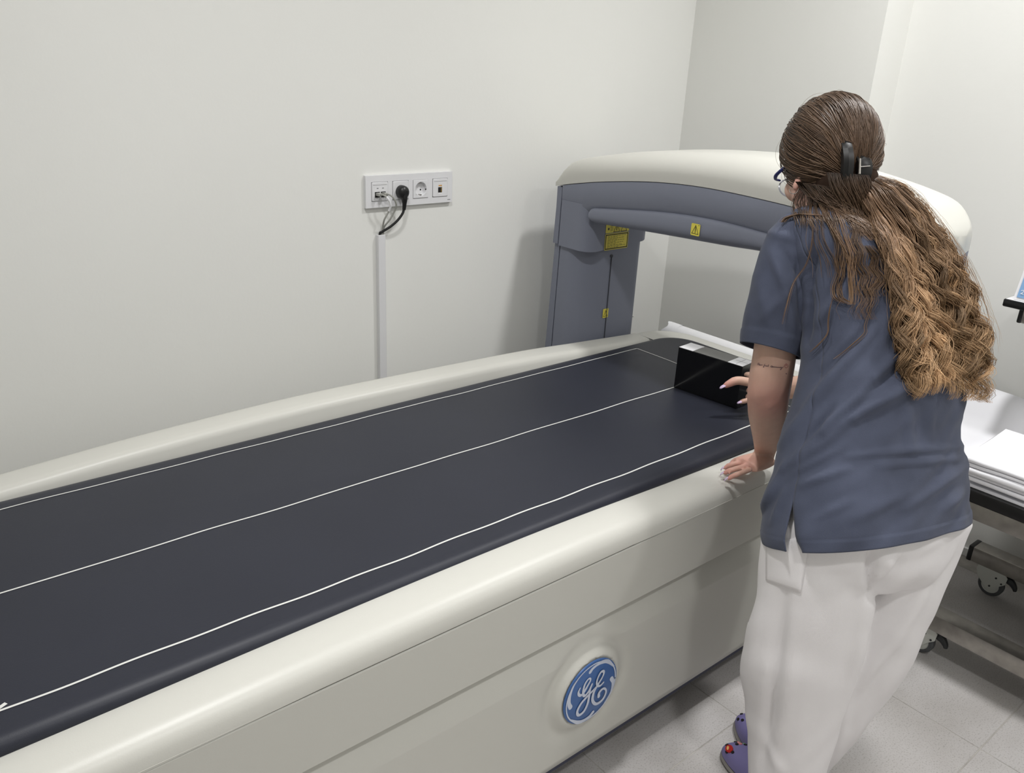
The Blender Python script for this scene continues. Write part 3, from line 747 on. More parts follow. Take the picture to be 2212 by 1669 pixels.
def skin_tint():
    """blood-red knuckles, elbow and fingertips: local colour carried by a painted attribute"""
    m = MATS['skin']; nt = m.node_tree; b = nt.nodes['Principled BSDF']
    at_ = nt.nodes.new('ShaderNodeAttribute'); at_.attribute_name = 'flush'
    n = nt.nodes.new('ShaderNodeTexNoise'); n.inputs['Scale'].default_value = 40; n.inputs['Detail'].default_value = 4
    mx = nt.nodes.new('ShaderNodeMix'); mx.data_type = 'RGBA'
    mx.inputs['A'].default_value = lin(206, 170, 152); mx.inputs['B'].default_value = lin(214, 146, 138)
    nt.links.new(at_.outputs['Fac'], mx.inputs['Factor'])
    m2 = nt.nodes.new('ShaderNodeMix'); m2.data_type = 'RGBA'; m2.blend_type = 'MULTIPLY'; m2.inputs['Factor'].default_value = 0.25
    r = nt.nodes.new('ShaderNodeValToRGB'); r.color_ramp.elements[0].color = (.75, .72, .70, 1); r.color_ramp.elements[0].position = .3; r.color_ramp.elements[1].position = .6
    nt.links.new(n.outputs['Fac'], r.inputs['Fac']); nt.links.new(mx.outputs['Result'], m2.inputs['A']); nt.links.new(r.outputs['Color'], m2.inputs['B'])
    nt.links.new(m2.outputs['Result'], b.inputs['Base Color'])
    b.inputs['Subsurface Weight'].default_value = 0.15; b.inputs['Subsurface Radius'].default_value = (.01, .004, .002)
skin_tint()

def remesh(v, f, voxel, smooth=3):
    me = bpy.data.meshes.new('tmp'); me.from_pydata(np.asarray(v).tolist(), [], [tuple(map(int, q)) for q in f]); me.update()
    o = bpy.data.objects.new('tmp', me); COL.objects.link(o)
    m = o.modifiers.new('r', 'REMESH'); m.mode = 'VOXEL'; m.voxel_size = voxel
    if smooth: s = o.modifiers.new('s', 'SMOOTH'); s.factor = 0.5; s.iterations = smooth
    dg = bpy.context.evaluated_depsgraph_get(); ev = o.evaluated_get(dg); m2 = ev.to_mesh()
    V = np.empty(len(m2.vertices) * 3); m2.vertices.foreach_get('co', V); V = V.reshape(-1, 3)
    F = [tuple(p.vertices) for p in m2.polygons]; N = np.empty(len(m2.vertices) * 3); m2.vertices.foreach_get('normal', N); N = N.reshape(-1, 3)
    ev.to_mesh_clear(); bpy.data.objects.remove(o); bpy.data.meshes.remove(me)
    return V, F, N
def project(V):
    q = (np.asarray(V) - CAM_POS) @ np.stack([E1, -E2, EN], 1)
    return np.stack([1106.0 + FPX * q[:, 0] / q[:, 2], 834.5 + FPX * q[:, 1] / q[:, 2]], 1), q[:, 2]
def bvh_of(V, F): return BVHTree.FromPolygons([Vector(p) for p in V], [tuple(q) for q in F])
def cast(bvh, px, py):
    d = ROT @ np.array([px - 1106.0, py - 834.5, FPX]); h = bvh.ray_cast(Vector(CAM_POS), Vector(d).normalized())
    return None if h[0] is None else (np.array(h[0]), np.array(h[1]))
def ring(py, L, R, d, yaw=27, ratio=.62, n=64, ex=2.25, tilt=0.0, sq=0.0):
    """body section: its outline spans L..R on the photographed row py, turned by yaw about the spine"""
    ps = math.radians(yaw); c = at((L + R) / 2, py, d); a = (R - L) / 2 * d / FPX
    A = a / math.sqrt(math.cos(ps) ** 2 + (ratio * math.sin(ps)) ** 2); B = ratio * A
    X = math.cos(ps) * E1 + math.sin(ps) * EN; Y = -math.sin(ps) * E1 + math.cos(ps) * EN
    out = []
    for q in np.linspace(0, 2 * PI, n, endpoint=False):
        cx, sy = math.cos(q), math.sin(q)
        u = A * math.copysign(abs(cx) ** (2 / ex), cx); v = B * math.copysign(abs(sy) ** (2 / ex), sy)
        p = c + u * X + v * Y
        out.append(p - E2 * (tilt * ((p - c) @ E1)))
    return np.array(out)
def rows(tab, py, k): return float(np.interp(py, [r[0] for r in tab], [r[k] for r in tab]))
def smooth_rows(tab, pys):
    t = np.array(tab, float); out = []
    for py in pys: out.append([py] + [float(interp(py, t[:, 0], t[:, k])) for k in range(1, t.shape[1])])
    return out
def ridge(P, folds):
    """sum of soft fold ridges at photographed positions P (n,2); folds: x0,y0,x1,y1,width,amp"""
    out = np.zeros(len(P))
    for x0, y0, x1, y1, wd, amp in folds:
        a, b = np.array([x0, y0], float), np.array([x1, y1], float); ab = b - a; L2 = ab @ ab
        t = np.clip(((P - a) @ ab) / L2, 0, 1); q = a + t[:, None] * ab; ds = np.linalg.norm(P - q, axis=1)
        out += amp * np.exp(-(ds / wd) ** 2) * (0.35 + 0.65 * np.sin(PI * np.clip(t, .0, 1)))
    return out

PER = thing('person', (1.43, .66, 0), 'person in blue scrub top and white trousers leaning over the table, holding black block', 'person')

# ---------------------------------------------------------------- trousers
LEGL = [(1120, 1655, 1905, 1.585), (1200, 1645, 1895, 1.60), (1284, 1640, 1884, 1.625), (1360, 1622, 1863, 1.66), (1441, 1604, 1841, 1.695), (1509, 1611, 1820, 1.725), (1600, 1617, 1797, 1.765), (1669, 1619, 1780, 1.79), (1760, 1622, 1765, 1.815)]
LEGR = [(1120, 1850, 2094, 1.67), (1200, 1855, 2062, 1.69), (1284, 1832, 2026, 1.715), (1360, 1800, 1992, 1.75), (1441, 1765, 1957, 1.79), (1509, 1728, 1906, 1.83), (1560, 1700, 1862, 1.86), (1600, 1676, 1828, 1.885), (1650, 1655, 1790, 1.91), (1668, 1652, 1782, 1.92)]
PEL = [(1000, 1690, 2068, 1.63), (1060, 1664, 2080, 1.625), (1120, 1650, 2090, 1.625), (1170, 1650, 2076, 1.64), (1220, 1655, 2045, 1.645), (1262, 1690, 1985, 1.655)]
mb = MB()
mb.loft([ring(*r, yaw=20, ratio=.84, n=40) for r in smooth_rows(LEGL, np.linspace(1120, 1760, 26))])
mb.loft([ring(*r, yaw=20, ratio=.84, n=40) for r in smooth_rows(LEGR, np.linspace(1120, 1668, 24))])
mb.loft([ring(*r, yaw=25, ratio=.63, n=48) for r in smooth_rows(PEL, np.linspace(1000, 1262, 14))])
TV, TF, TN = remesh(mb.v, mb.f, .0075, 6)
P, dd = project(TV)
near = (TN @ EN) < 0.15
folds = [(1650, 1290, 1615, 1450, 22, .006), (1694, 1285, 1648, 1669, 13, -.009), (1755, 1300, 1700, 1669, 30, .004), (1880, 1180, 1882, 1290, 9, -.012), (1882, 1290, 1925, 1246, 10, -.010), (1925, 1246, 1950, 1205, 10, -.008),
         (1965, 1200, 2050, 1150, 14, .004), (1900, 1230, 1930, 1190, 22, .008), (1840, 1450, 1880, 1300, 14, .006), (1860, 1480, 1990, 1290, 18, .008), (1840, 1560, 1930, 1420, 18, -.008), (1810, 1640, 1880, 1530, 14, .006),
         (1960, 1330, 2040, 1190, 16, .006), (1650, 1600, 1690, 1669, 10, .004), (1750, 1240, 1860, 1250, 16, -.003), (1858, 1380, 1800, 1660, 12, .005), (1720, 1330, 1680, 1660, 16, .004)]
TV = TV + TN * (ridge(P, [(a, b, c, d, w_, m * 1.35) for a, b, c, d, w_, m in folds]) * near)[:, None]
TV = TV + TN * (0.0016 * np.sin(TV[:, 0] * 55 + 3 * np.sin(TV[:, 2] * 14)) * np.sin(TV[:, 2] * 23 + TV[:, 1] * 31))[:, None]
TV[:, 2] = np.maximum(TV[:, 2], .012)
trs = mesh_obj('trousers', TV, TF, 'trouser_white', PER)
trs['label'] = 'loose white work trousers'
tb_ = bvh_of(TV, TF)
def patch(bvh, quad, nx_, ny_, off, name, m, parent, th=.0014):
    """a sewn-on cloth patch that follows the surface under it; quad: four photographed corners"""
    A, B, C_, D = [np.array(q, float) for q in quad]; V = []
    for j in range(ny_):
        for i in range(nx_):
            s, t = i / (nx_ - 1), j / (ny_ - 1); q = (A * (1 - s) + B * s) * (1 - t) + (D * (1 - s) + C_ * s) * t
            h = cast(bvh, *q)
            if h is None: return None
            e = min(1.0, 6 * min(s, 1 - s, t, 1 - t) + .25)
            V.append(h[0] - EN * off * e)
    F = [(j * nx_ + i, j * nx_ + i + 1, (j + 1) * nx_ + i + 1, (j + 1) * nx_ + i) for j in range(ny_ - 1) for i in range(nx_ - 1)]
    o = mesh_obj(name, V, F, m, parent); s = o.modifiers.new('s', 'SOLIDIFY'); s.thickness = th; s.offset = 0
    return o
pk = patch(tb_, [(1655, 1178), (1751, 1152), (1729, 1279), (1655, 1252)], 16, 18, .004, 'pocket', 'trouser_white', trs, .003)

# ---------------------------------------------------------------- scrub top
TOR = [(452, 1728, 1840, 1.64), (462, 1705, 1868, 1.635), (478, 1690, 1905, 1.63), (500, 1684, 1940, 1.625), (540, 1690, 1978, 1.62), (600, 1712, 2008, 1.62), (700, 1726, 2044, 1.62), (780, 1724, 2072, 1.62), (850, 1710, 2091, 1.62), (898, 1696, 2086, 1.62), (930, 1684, 2081, 1.62), (990, 1666, 2094, 1.62), (1050, 1650, 2100, 1.62), (1108, 1638, 2103, 1.62), (1125, 1640, 2105, 1.62), (1143, 1644, 2107, 1.62)]
pys = np.concatenate([np.linspace(452, 500, 10)[:-1], np.linspace(500, 1100, 110)[:-1], np.linspace(1100, 1143, 16)])
NR = 160
RG = []
for r in smooth_rows(TOR, pys):
    tl = -.10 * np.clip((r[0] - 900) / 240, 0, 1)
    rt = .60 - .04 * np.clip((r[0] - 900) / 240, 0, 1)
    if r[0] < 500: rt = .60 - .12 * (500 - r[0]) / 48
    RG.append(ring(*r, yaw=27, ratio=rt + .06 * np.clip((r[0] - 950) / 190, 0, 1), n=NR, tilt=tl))
RG = np.array(RG)
# side slit: open the mesh along the column that shows at x=1712 on the near side of the hem
pj, _ = project(RG[-1]); nearcol = [j for j in range(NR) if NR // 2 < j < NR]
j0 = min(nearcol, key=lambda j: abs(pj[j, 0] - 1712))
RG = np.concatenate([RG[:, j0:], RG[:, :j0], RG[:, j0:j0 + 1]], axis=1)
C0 = RG.mean(axis=1)
nrm = RG - C0[:, None]; nrm /= np.linalg.norm(nrm, axis=2)[:, :, None]
Pp, _ = project(RG.reshape(-1, 3))
sf = [(1700, 1012, 1960, 742, 13, .009), (1688, 962, 1905, 690, 12, .008), (1788, 935, 1952, 832, 11, .007), (1850, 905, 1998, 812, 12, .007), (1722, 1004, 1850, 902, 11, .006), (1700, 1030, 1830, 960, 10, .005), (1830, 984, 2085, 962, 9, .005), (1900, 1006, 2085, 988, 9, .004),
      (1730, 1048, 1830, 1012, 10, .005), (1960, 1096, 2085, 1004, 13, .006), (1652, 1085, 1702, 996, 8, .006), (1640, 1112, 1692, 1036, 7, .006), (1668, 1130, 1700, 1060, 8, .005), (1745, 640, 1765, 520, 12, -.010), (1745, 740, 1750, 640, 12, -.010), (1770, 700, 1840, 600, 12, .006), (1780, 790, 1870, 690, 12, .006),
      (1740, 880, 1840, 760, 12, .006), (1900, 760, 1930, 640, 16, .006), (1960, 880, 1965, 980, 12, .005), (2010, 870, 2000, 950, 10, .004), (1850, 1120, 1960, 1060, 14, .004), (2040, 1100, 2080, 1060, 10, .004), (1760, 1120, 1840, 1080, 12, .004), (1800, 560, 1900, 540, 14, .005), (1740, 960, 1800, 880, 9, -.006), (1800, 900, 1880, 820, 9, -.006), (1870, 850, 1960, 780, 10, -.006)]
dsp = ridge(Pp, [(a, b, c, d, w_ * .8, m * 1.5) for a, b, c, d, w_, m in sf]).reshape(RG.shape[:2])
x_ = RG @ E1; z_ = RG @ E2
dsp += .0024 * np.sin(70 * (x_ * .8 - z_ * .7) + 2.0 * np.sin(9 * z_)) * np.sin(16 * x_ + 11 * z_) + .0012 * np.sin(150 * (x_ * .6 - z_ * .8) + 3 * np.sin(14 * x_)) * np.sin(23 * x_ - 17 * z_)
dsp += .0022 * np.sin(60 * x_ + 4) * np.clip((np.array(pys)[:, None] - 1040) / 100, 0, 1)
dsp += np.where(np.array(pys)[:, None] > 1121, .0016, 0)                       # turned-up hem
RG = RG + nrm * dsp[:, :, None]
for i, py in enumerate(pys):
    k = np.clip((py - 1052) / (1143 - 1052), 0, 1)
    if k <= 0: continue
    g = .046 * k ** 1.1
    for j, sgn in ((0, 1), (1, .75), (2, .5), (3, .25), (-1, -.35), (-2, -.2), (-3, -.1)):
        RG[i, j] = RG[i, j] + E1 * g * .5 * sgn
n2 = NR + 1
V = RG.reshape(-1, 3); F = [(i * n2 + j, i * n2 + j + 1, (i + 1) * n2 + j + 1, (i + 1) * n2 + j) for i in range(len(pys) - 1) for j in range(NR)]
F_TOP = F
top = mesh_obj('scrub_top', V, F, 'scrub_blue', PER); top['label'] = 'slate blue scrub top with side slit'
s = top.modifiers.new('s', 'SOLIDIFY'); s.thickness = .0022; s.offset = -1
SLV = [(458, 1712, 1735, 1.60), (466, 1697, 1745, 1.60), (480, 1681, 1750, 1.60), (505, 1662, 1751, 1.60), (540, 1646, 1749, 1.605), (590, 1632, 1746, 1.61), (640, 1622, 1744, 1.62), (690, 1611, 1738, 1.635), (735, 1605, 1731, 1.65), (756, 1604, 1724, 1.655)]
sp_ = np.concatenate([np.linspace(458, 500, 12)[:-1], np.linspace(500, 736, 50), np.linspace(737, 757, 8)])
SG = []
for r in smooth_rows(SLV, sp_):
    k = np.clip((r[0] - 560) / 190, 0, 1)
    SG.append(ring(*r, yaw=27, ratio=.95, n=72, ex=2.05, tilt=.30 * k ** 1.5))
SG = np.array(SG); c_ = SG.mean(axis=1); nn_ = SG - c_[:, None]; nn_ /= np.linalg.norm(nn_, axis=2)[:, :, None] + 1e-9
Ps, _ = project(SG.reshape(-1, 3))
sfo = [(1668, 545, 1700, 640, 10, .006), (1690, 540, 1730, 600, 10, -.005), (1640, 600, 1660, 700, 14, .004), (1700, 640, 1712, 730, 10, .005), (1725, 560, 1732, 700, 9, -.007), (1650, 690, 1690, 640, 10, .003), (1662, 500, 1720, 520, 12, .004)]
ds_ = ridge(Ps, [(a, b, c, d, w_ * .85, m * 1.4) for a, b, c, d, w_, m in sfo]).reshape(SG.shape[:2]) + np.where(np.array(sp_)[:, None] > 722, .0014, 0)
SG = SG + nn_ * ds_[:, :, None]
m_ = SG.shape[1]
F2 = [(i * m_ + j, i * m_ + (j + 1) % m_, (i + 1) * m_ + (j + 1) % m_, (i + 1) * m_ + j) for i in range(len(sp_) - 1) for j in range(m_)] + [tuple(range(m_))]
slv = mesh_obj('sleeve', SG.reshape(-1, 3), F2, 'scrub_blue', top)
s = slv.modifiers.new('s', 'SOLIDIFY'); s.thickness = .0022; s.offset = -1
# right sleeve (far side)
RS = at(1935, 565, 1.69); REL = at(1985, 800, 1.83)
rp = spline([RS + np.array([-.04, .02, .06]), RS + np.array([.0, .0, .02]), RS * .6 + REL * .4, RS * .25 + REL * .75], 20)
MB().tube(rp, np.interp(np.linspace(0, 1, 20), [0, .2, 1], [.055, .066, .062]), 24).build('sleeve', 'scrub_blue', top)
shirt_bvh = bvh_of(np.concatenate([V, SG.reshape(-1, 3)]), F + [tuple(i + len(V) for i in q) for q in F2])

# ---------------------------------------------------------------- body: head, neck, arms, hands, legs in one skin
HC = at(1790, 334, 1.67)
yawh, bet = math.radians(7), math.radians(11)
f0 = -math.sin(yawh) * E1 + math.cos(yawh) * EN; r0 = math.cos(yawh) * E1 + math.sin(yawh) * EN
HF = math.cos(bet) * f0 - math.sin(bet) * E2; HU = math.cos(bet) * E2 + math.sin(bet) * f0; HR = r0
def hp(x, y, z): return HC + x * HR + y * HF + z * HU
def hloc(P): q = np.asarray(P) - HC; return np.stack([q @ HR, q @ HF, q @ HU], -1)
def ellipsoid(c, rx, ry, rz, fr=None, n=24, m=14):
    fr = fr if fr is not None else (np.array([1., 0, 0]), np.array([0, 1., 0]), np.array([0, 0, 1.]))
    R = []
    for i in range(1, m):
        t = PI * i / m
        R.append([c + rx * math.sin(t) * math.cos(q) * fr[0] + ry * math.sin(t) * math.sin(q) * fr[1] + rz * math.cos(t) * fr[2] for q in np.linspace(0, 2 * PI, n, endpoint=False)])
    return loft_data(R)
hf = (HR, HF, HU)
B = MB()
B.add(*ellipsoid(hp(0, -.004, .005), .074, .094, .086, hf)); B.add(*ellipsoid(hp(0, .030, -.060), .068, .058, .066, hf)); B.add(*ellipsoid(hp(0, .062, -.103), .026, .024, .022, hf))
B.add(*ellipsoid(hp(0, .090, -.045), .013, .020, .022, hf)); B.add(*ellipsoid(hp(0, .096, -.052), .016, .014, .011, hf)); B.add(*ellipsoid(hp(0, .084, -.004), .050, .012, .012, hf))
B.add(*ellipsoid(hp(0, .081, -.079), .022, .010, .006, hf)); B.add(*ellipsoid(hp(0, .080, -.088), .019, .010, .006, hf))
for s_ in (-1, 1):
    B.add(*ellipsoid(hp(s_ * .070, -.004, -.044), .007, .016, .028, hf)); B.add(*ellipsoid(hp(s_ * .076, .000, -.070), .006, .009, .010, hf)); B.add(*ellipsoid(hp(s_ * .040, .066, -.048), .026, .022, .026, hf))
NB = at(1776, 478, 1.645)
B.tube(spline([hp(0, -.02, -.05), hp(0, -.022, -.10), NB, NB - E2 * .06], 16), np.linspace(.056, .062, 16), 24)
# torso core under the top
for tabl in (TOR,):
    B.loft([ring(r[0], r[1] + .10 * (r[2] - r[1]), r[2] - .10 * (r[2] - r[1]), r[3], yaw=27, ratio=.50, n=32) for r in smooth_rows(tabl, np.linspace(470, 1100, 16))])
# legs inside the trousers
for tabl, end in ((LEGL, 1745), (LEGR, 1640)):
    B.loft([ring(r[0], r[1] + .22 * (r[2] - r[1]), r[2] - .22 * (r[2] - r[1]), r[3], yaw=20, ratio=.85, n=24) for r in smooth_rows(tabl, np.linspace(1130, end, 14))])
# left arm
LS = at(1705, 520, 1.605); WR = at(1650, 988, 1.935)
ARM = [(520, 1665, 1740, 1.605), (600, 1652, 1730, 1.615), (700, 1636, 1724, 1.64), (765, 1627, 1719, 1.66), (805, 1620, 1713, 1.675), (854, 1615, 1705, 1.70), (880, 1616, 1701, 1.725), (898, 1617, 1698, 1.75), (945, 1626, 1688, 1.83), (976, 1630, 1676, 1.90), (992, 1631, 1671, 1.93), (1004, 1632, 1670, 1.945)]
B.loft([ring(r[0], r[1], r[2], r[3], yaw=15, ratio=.92, n=32, ex=2.05) for r in smooth_rows(ARM, np.linspace(520, 1004, 44))])
EL = at(1663, 856, 1.690); B.add(*ellipsoid(EL, .022, .022, .028))
# left hand, palm down on the rail; fingers toward -x
def onz(px, py, z):
    d = ROT @ np.array([px - 1106.0, py - 834.5, FPX]); return CAM_POS + (z - CAM_POS[2]) / d[2] * d
HW = onz(1655, 990, .672)
def chain(pts, r0_, r1_, n=14, sides=12): B.tube(spline(pts, n), np.interp(np.linspace(0, 1, n), [0, .55, .9, 1], [r0_, r0_ * .93, r1_, r1_ * .6]), sides)
HK = onz(1610, 1004, .668)
pal = []
for t in np.linspace(0, 1, 10):
    c = HW * (1 - t) + HK * t; wy = .024 + .010 * math.sin(PI * min(1, t + .1) * .6); hz = .017 - .004 * t
    pal.append([c + np.array([0, wy * math.cos(q), hz * math.sin(q)]) for q in np.linspace(0, 2 * PI, 20, endpoint=False)])
B.loft(pal)
LF = []
for kx, ky, mx_, my_, tx, ty, tz in ((1606, 989, 1592, 993, 1578, 1003, .6465), (1604, 998, 1583, 1003, 1563, 1013, .6465), (1606, 1008, 1584, 1014, 1562, 1024, .6460), (1612, 1017, 1594, 1024, 1571, 1036, .6440)):
    K_, M_, T_ = onz(kx, ky, .667), onz(mx_, my_, .664), onz(tx, ty, tz)
    LF.append((K_ + (K_ - M_) * .6, K_, M_, M_ * .45 + T_ * .55 + np.array([0, 0, .0025]), T_))
for k, pts in enumerate(LF): chain(pts, .0076 - .0006 * (k == 3), .0060)
chain([HW + np.array([-.01, .012, -.004]), HW + np.array([-.032, .034, -.010]), HW + np.array([-.055, .045, -.018]), HW + np.array([-.073, .050, -.0235])], .0115, .0075)
# right arm and hand gripping the near end of the block
RW = at(1672, 842, 2.13)
B.tube(spline([RS + np.array([-.05, .02, .03]), RS, RS * .5 + REL * .5 + np.array([.01, -.01, 0]), REL, REL * .5 + RW * .5 + np.array([.005, -.005, 0]), RW], 40), np.interp(np.linspace(0, 1, 40), [0, .2, .45, .6, .75, 1], [.05, .046, .042, .040, .036, .026]), 20)
RP = at(1640, 840, 2.165)
ax_ = (RP - RW) / np.linalg.norm(RP - RW); upv = E2 - ax_ * (E2 @ ax_); upv /= np.linalg.norm(upv); sd = np.cross(ax_, upv)
pal = []
for t in np.linspace(0, 1, 8):
    c = RW * (1 - t) + (RP + ax_ * .012) * t
    pal.append([c + upv * (.026 + .008 * t) * math.cos(q) + sd * .015 * math.sin(q) for q in np.linspace(0, 2 * PI, 18, endpoint=False)])
B.loft(pal)
def rchain(px, r0_, r1_): chain([at(*p) for p in px], r0_, r1_)
rchain([(1640, 830, 2.165), (1612, 824, 2.155), (1590, 822, 2.150), (1572, 830, 2.152), (1563, 836, 2.154)], .0125, .0078)       # thumb
rchain([(1640, 822, 2.175), (1622, 812, 2.185), (1614, 808, 2.195), (1610, 812, 2.203)], .0085, .0066)
rchain([(1640, 838, 2.17), (1626, 838, 2.18), (1618, 842, 2.19), (1615, 848, 2.195)], .0085, .0066)
rchain([(1640, 850, 2.165), (1624, 852, 2.175), (1616, 856, 2.18), (1613, 860, 2.185)], .0085, .0066)
rchain([(1640, 860, 2.155), (1618, 864, 2.16), (1604, 867, 2.163), (1597, 871, 2.165)], .0082, .0064)
BV, BF, BN = remesh(B.v, B.f, .0036, 5)
body = mesh_obj('body', BV, BF, 'skin', PER)
fl = np.zeros(len(BV))
for c, r_, a_ in ((EL, .05, .6), (at(1570, 834, 2.152), .022, .8), *[(np.array(p[-1]), .028, .75) for p in LF], (HK, .03, .5), (HC + HR * -.078 + HU * -.05, .03, .5), (at(1600, 868, 2.19), .02, .6), (at(1705, 425, 1.64), .05, .45)):
    fl = np.maximum(fl, a_ * np.exp(-(np.linalg.norm(BV - c, axis=1) / r_) ** 2))
at__ = body.data.attributes.new('flush', 'FLOAT', 'POINT'); at__.data.foreach_set('value', fl)
body_bvh = bvh_of(BV, BF)
# nails
def nail(tip, dirv, up, L, wd):
    d = np.asarray(dirv, float); d /= np.linalg.norm(d); u = np.asarray(up, float); u -= d * (u @ d); u /= np.linalg.norm(u); s_ = np.cross(d, u)
    R = []
    for t in np.linspace(-.5, .75, 7):
        w_ = wd * math.sqrt(max(.02, 1 - (max(0, t) / .78) ** 2.2)); c = np.asarray(tip) + d * L * t + u * (.0052 - .004 * max(0, t) ** 2)
        R.append([c + s_ * w_ * q - u * .0022 * q * q for q in np.linspace(-1, 1, 7)])
    V = np.concatenate(R); F = [(i * 7 + j, i * 7 + j + 1, (i + 1) * 7 + j + 1, (i + 1) * 7 + j) for i in range(6) for j in range(6)]
    o = mesh_obj('fingernail', V, F, 'nail_lilac', body); s2 = o.modifiers.new('s', 'SOLIDIFY'); s2.thickness = .0008
for pts in LF: nail(np.array(pts[-1]) + np.array([.001, 0, .0003]), np.array(pts[-1]) - np.array(pts[-2]), (0, 0, 1), .011, .0048)
nail(at(1562, 836, 2.152), at(1553, 840, 2.153) - at(1568, 832, 2.152), -EN * .5 + E2 * .8, .013, .0058)
nail(at(1598, 870, 2.162), at(1591, 873, 2.163) - at(1606, 868, 2.162), E2 * .7 - EN * .6, .010, .0045)
# eyes and lips
for s_ in (-1, 1):
    v, f = ellipsoid(hp(s_ * .031, .074, -.024), .012, .012, .010, hf); mesh_obj('eye', v, f, 'eye_white', body)
    v, f = ellipsoid(hp(s_ * .031, .0835, -.026), .005, .003, .005, hf); mesh_obj('iris', v, f, 'eye_dark', body)
# tattoo on the arm
def ink(name, strokes, m, wpx):
    mbk = MB()
    for s in strokes:
        v, f = ribbon([(q[0], -q[1]) for q in s], wpx, max(8, 4 * len(s)))
        W = []
        for p in v:
            h = cast(body_bvh, p[0], -p[1]); W.append(h[0] - EN * .0006 if h is not None else at(p[0], -p[1], 1.62))
        mbk.add(W, f)
    return mbk.build(name, m, body)
tc = lambda L: [(1600 + x / 10.43, 740 + y / 10.43) for x, y in L]
ink('tattoo', [tc(s) for s in ([(385, 500), (388, 465), (410, 462), (412, 485), (392, 490)], [(412, 500), (430, 488), (432, 502), (420, 508), (445, 505), (455, 495), (460, 510), (475, 498), (490, 505)], [(545, 480), (528, 505), (515, 555), (505, 545), (530, 520), (555, 520)], [(555, 525), (570, 515), (575, 532), (595, 520), (612, 532), (625, 490), (620, 535)],
     [(715, 525), (685, 522), (675, 545), (700, 555), (720, 545)], [(700, 538), (722, 540)], [(725, 555), (735, 535), (745, 555), (760, 538), (772, 558), (790, 542), (800, 560), (815, 545), (830, 563), (850, 548), (862, 565), (880, 550), (890, 565)], [(895, 545), (900, 565), (925, 548), (915, 590), (900, 612), (892, 600), (930, 570), (960, 545)])], 'tattoo_ink', 1.1)
ink('tattoo_heart', [tc([(1020, 570), (985, 535), (985, 505), (1010, 500), (1020, 520), (1035, 498), (1060, 505), (1060, 540), (1020, 572)]), tc([(1005, 500), (1020, 470), (1040, 490)])], 'tattoo_red', 1.2)
ink('mole', [tc([(1022, 695), (1028, 700)])], 'tattoo_ink', 2.0)

# ---------------------------------------------------------------- clogs
def clog(toe, heading, charms):
    h = np.array([math.cos(heading), math.sin(heading), 0]); sdv = np.array([h[1], -h[0], 0]); o = np.array([toe[0], toe[1], 0.0]) - h * .245
    wid = lambda t: .036 + .016 * math.sin(PI * min(1, t * .9 + .18)) ** 1.2 - .0 * t
    up, so = [], []
    ts = np.concatenate([np.linspace(0, .9, 20), 1 - .1 * (1 - np.linspace(0, 1, 8)) ** 2])
    for t in ts:
        e = math.sqrt(max(.0025, 1 - max(0, (t - .72) / .28) ** 2.2)) * math.sqrt(max(.04, 1 - max(0, (.12 - t) / .12) ** 2))
        w_ = wid(t) * e; hh = (.052 + .018 * math.exp(-((t - .55) / .18) ** 2)) * (.35 + .65 * e); c = o + h * .245 * t
        up.append([c + sdv * w_ * math.cos(q) + np.array([0, 0, .018 + max(0, math.sin(q)) ** .7 * (hh - .018) if math.sin(q) > 0 else .018]) for q in np.linspace(0, 2 * PI, 28, endpoint=False)])
        so.append([c + sdv * (w_ + .004) * math.cos(q) + np.array([0, 0, .0095 + .0095 * math.sin(q)]) for q in np.linspace(0, 2 * PI, 28, endpoint=False)])
    t_ = MB().loft(up); cl = t_.build('clog', 'clog_purple', PER); cl['label'] = 'purple perforated clog with grey sole'
    MB().loft(so).build('sole', 'clog_sole', cl)
    bv = bvh_of(t_.v, t_.f)
    def spot(a_, b_):
        for _ in range(12):
            p = o + h * .245 * a_ + sdv * b_; hit = bv.ray_cast(Vector((p[0], p[1], .3)), Vector((0, 0, -1)))
            if hit[0] is not None: break
            b_ *= .8; a_ = .5 + (a_ - .5) * .96
        return np.array(hit[0]), np.array(hit[1])
    def button(a_, b_, ra, rb, th, name, m, rot=0.0):
        p, n = spot(a_, b_); u = h - n * float(np.dot(h, n)); u /= np.linalg.norm(u); w_ = np.cross(n, u); u, w_ = math.cos(rot) * u + math.sin(rot) * w_, -math.sin(rot) * u + math.cos(rot) * w_
        R = [[p + n * k + u * ra * s_ * math.cos(q) + w_ * rb * s_ * math.sin(q) for q in np.linspace(0, 2 * PI, 16, endpoint=False)] for k, s_ in ((-.002, 1), (th * .6, 1), (th, .8))]
        return MB().loft(R).build(name, m, cl)
    for a_, b_ in ((.955, -.004), (.925, .020), (.925, -.027), (.88, .006), (.86, .032), (.855, -.020), (.82, .018)): button(a_, b_, .0042, .0036, .0005, 'vent_hole', 'dark_hole')
    if charms:
        button(.905, .0185 - .033, .012, .009, .004, 'red_charm', 'charm_red', .4); button(.918, -.014, .006, .003, .0055, 'gold_charm', 'charm_gold', .9)
        button(.90, .028, .006, .011, .003, 'bottle_charm', 'charm_pink', .5); button(.872, .037, .004, .004, .004, 'green_charm', 'charm_green'); button(.862, .043, .005, .004, .004, 'white_charm', 'charm_white')
        button(.865, .012, .004, .006, .004, 'pink_charm', 'charm_pink', 1.2)
    return cl
clog((1.386, .800), math.radians(93), True); clog((1.500, .838), math.radians(72), False)

# ---------------------------------------------------------------- hair
CAPR = (.091, .108, .107); CAPO = np.array([0, -.006, .008])
def cap_pt(dv, k=1.0):
    dv = np.asarray(dv, float); q = dv / np.sqrt(((dv / np.array(CAPR)) ** 2).sum(-1, keepdims=True)); q = q * k + CAPO
    return HC + q[..., :1] * HR + q[..., 1:2] * HF + q[..., 2:3] * HU
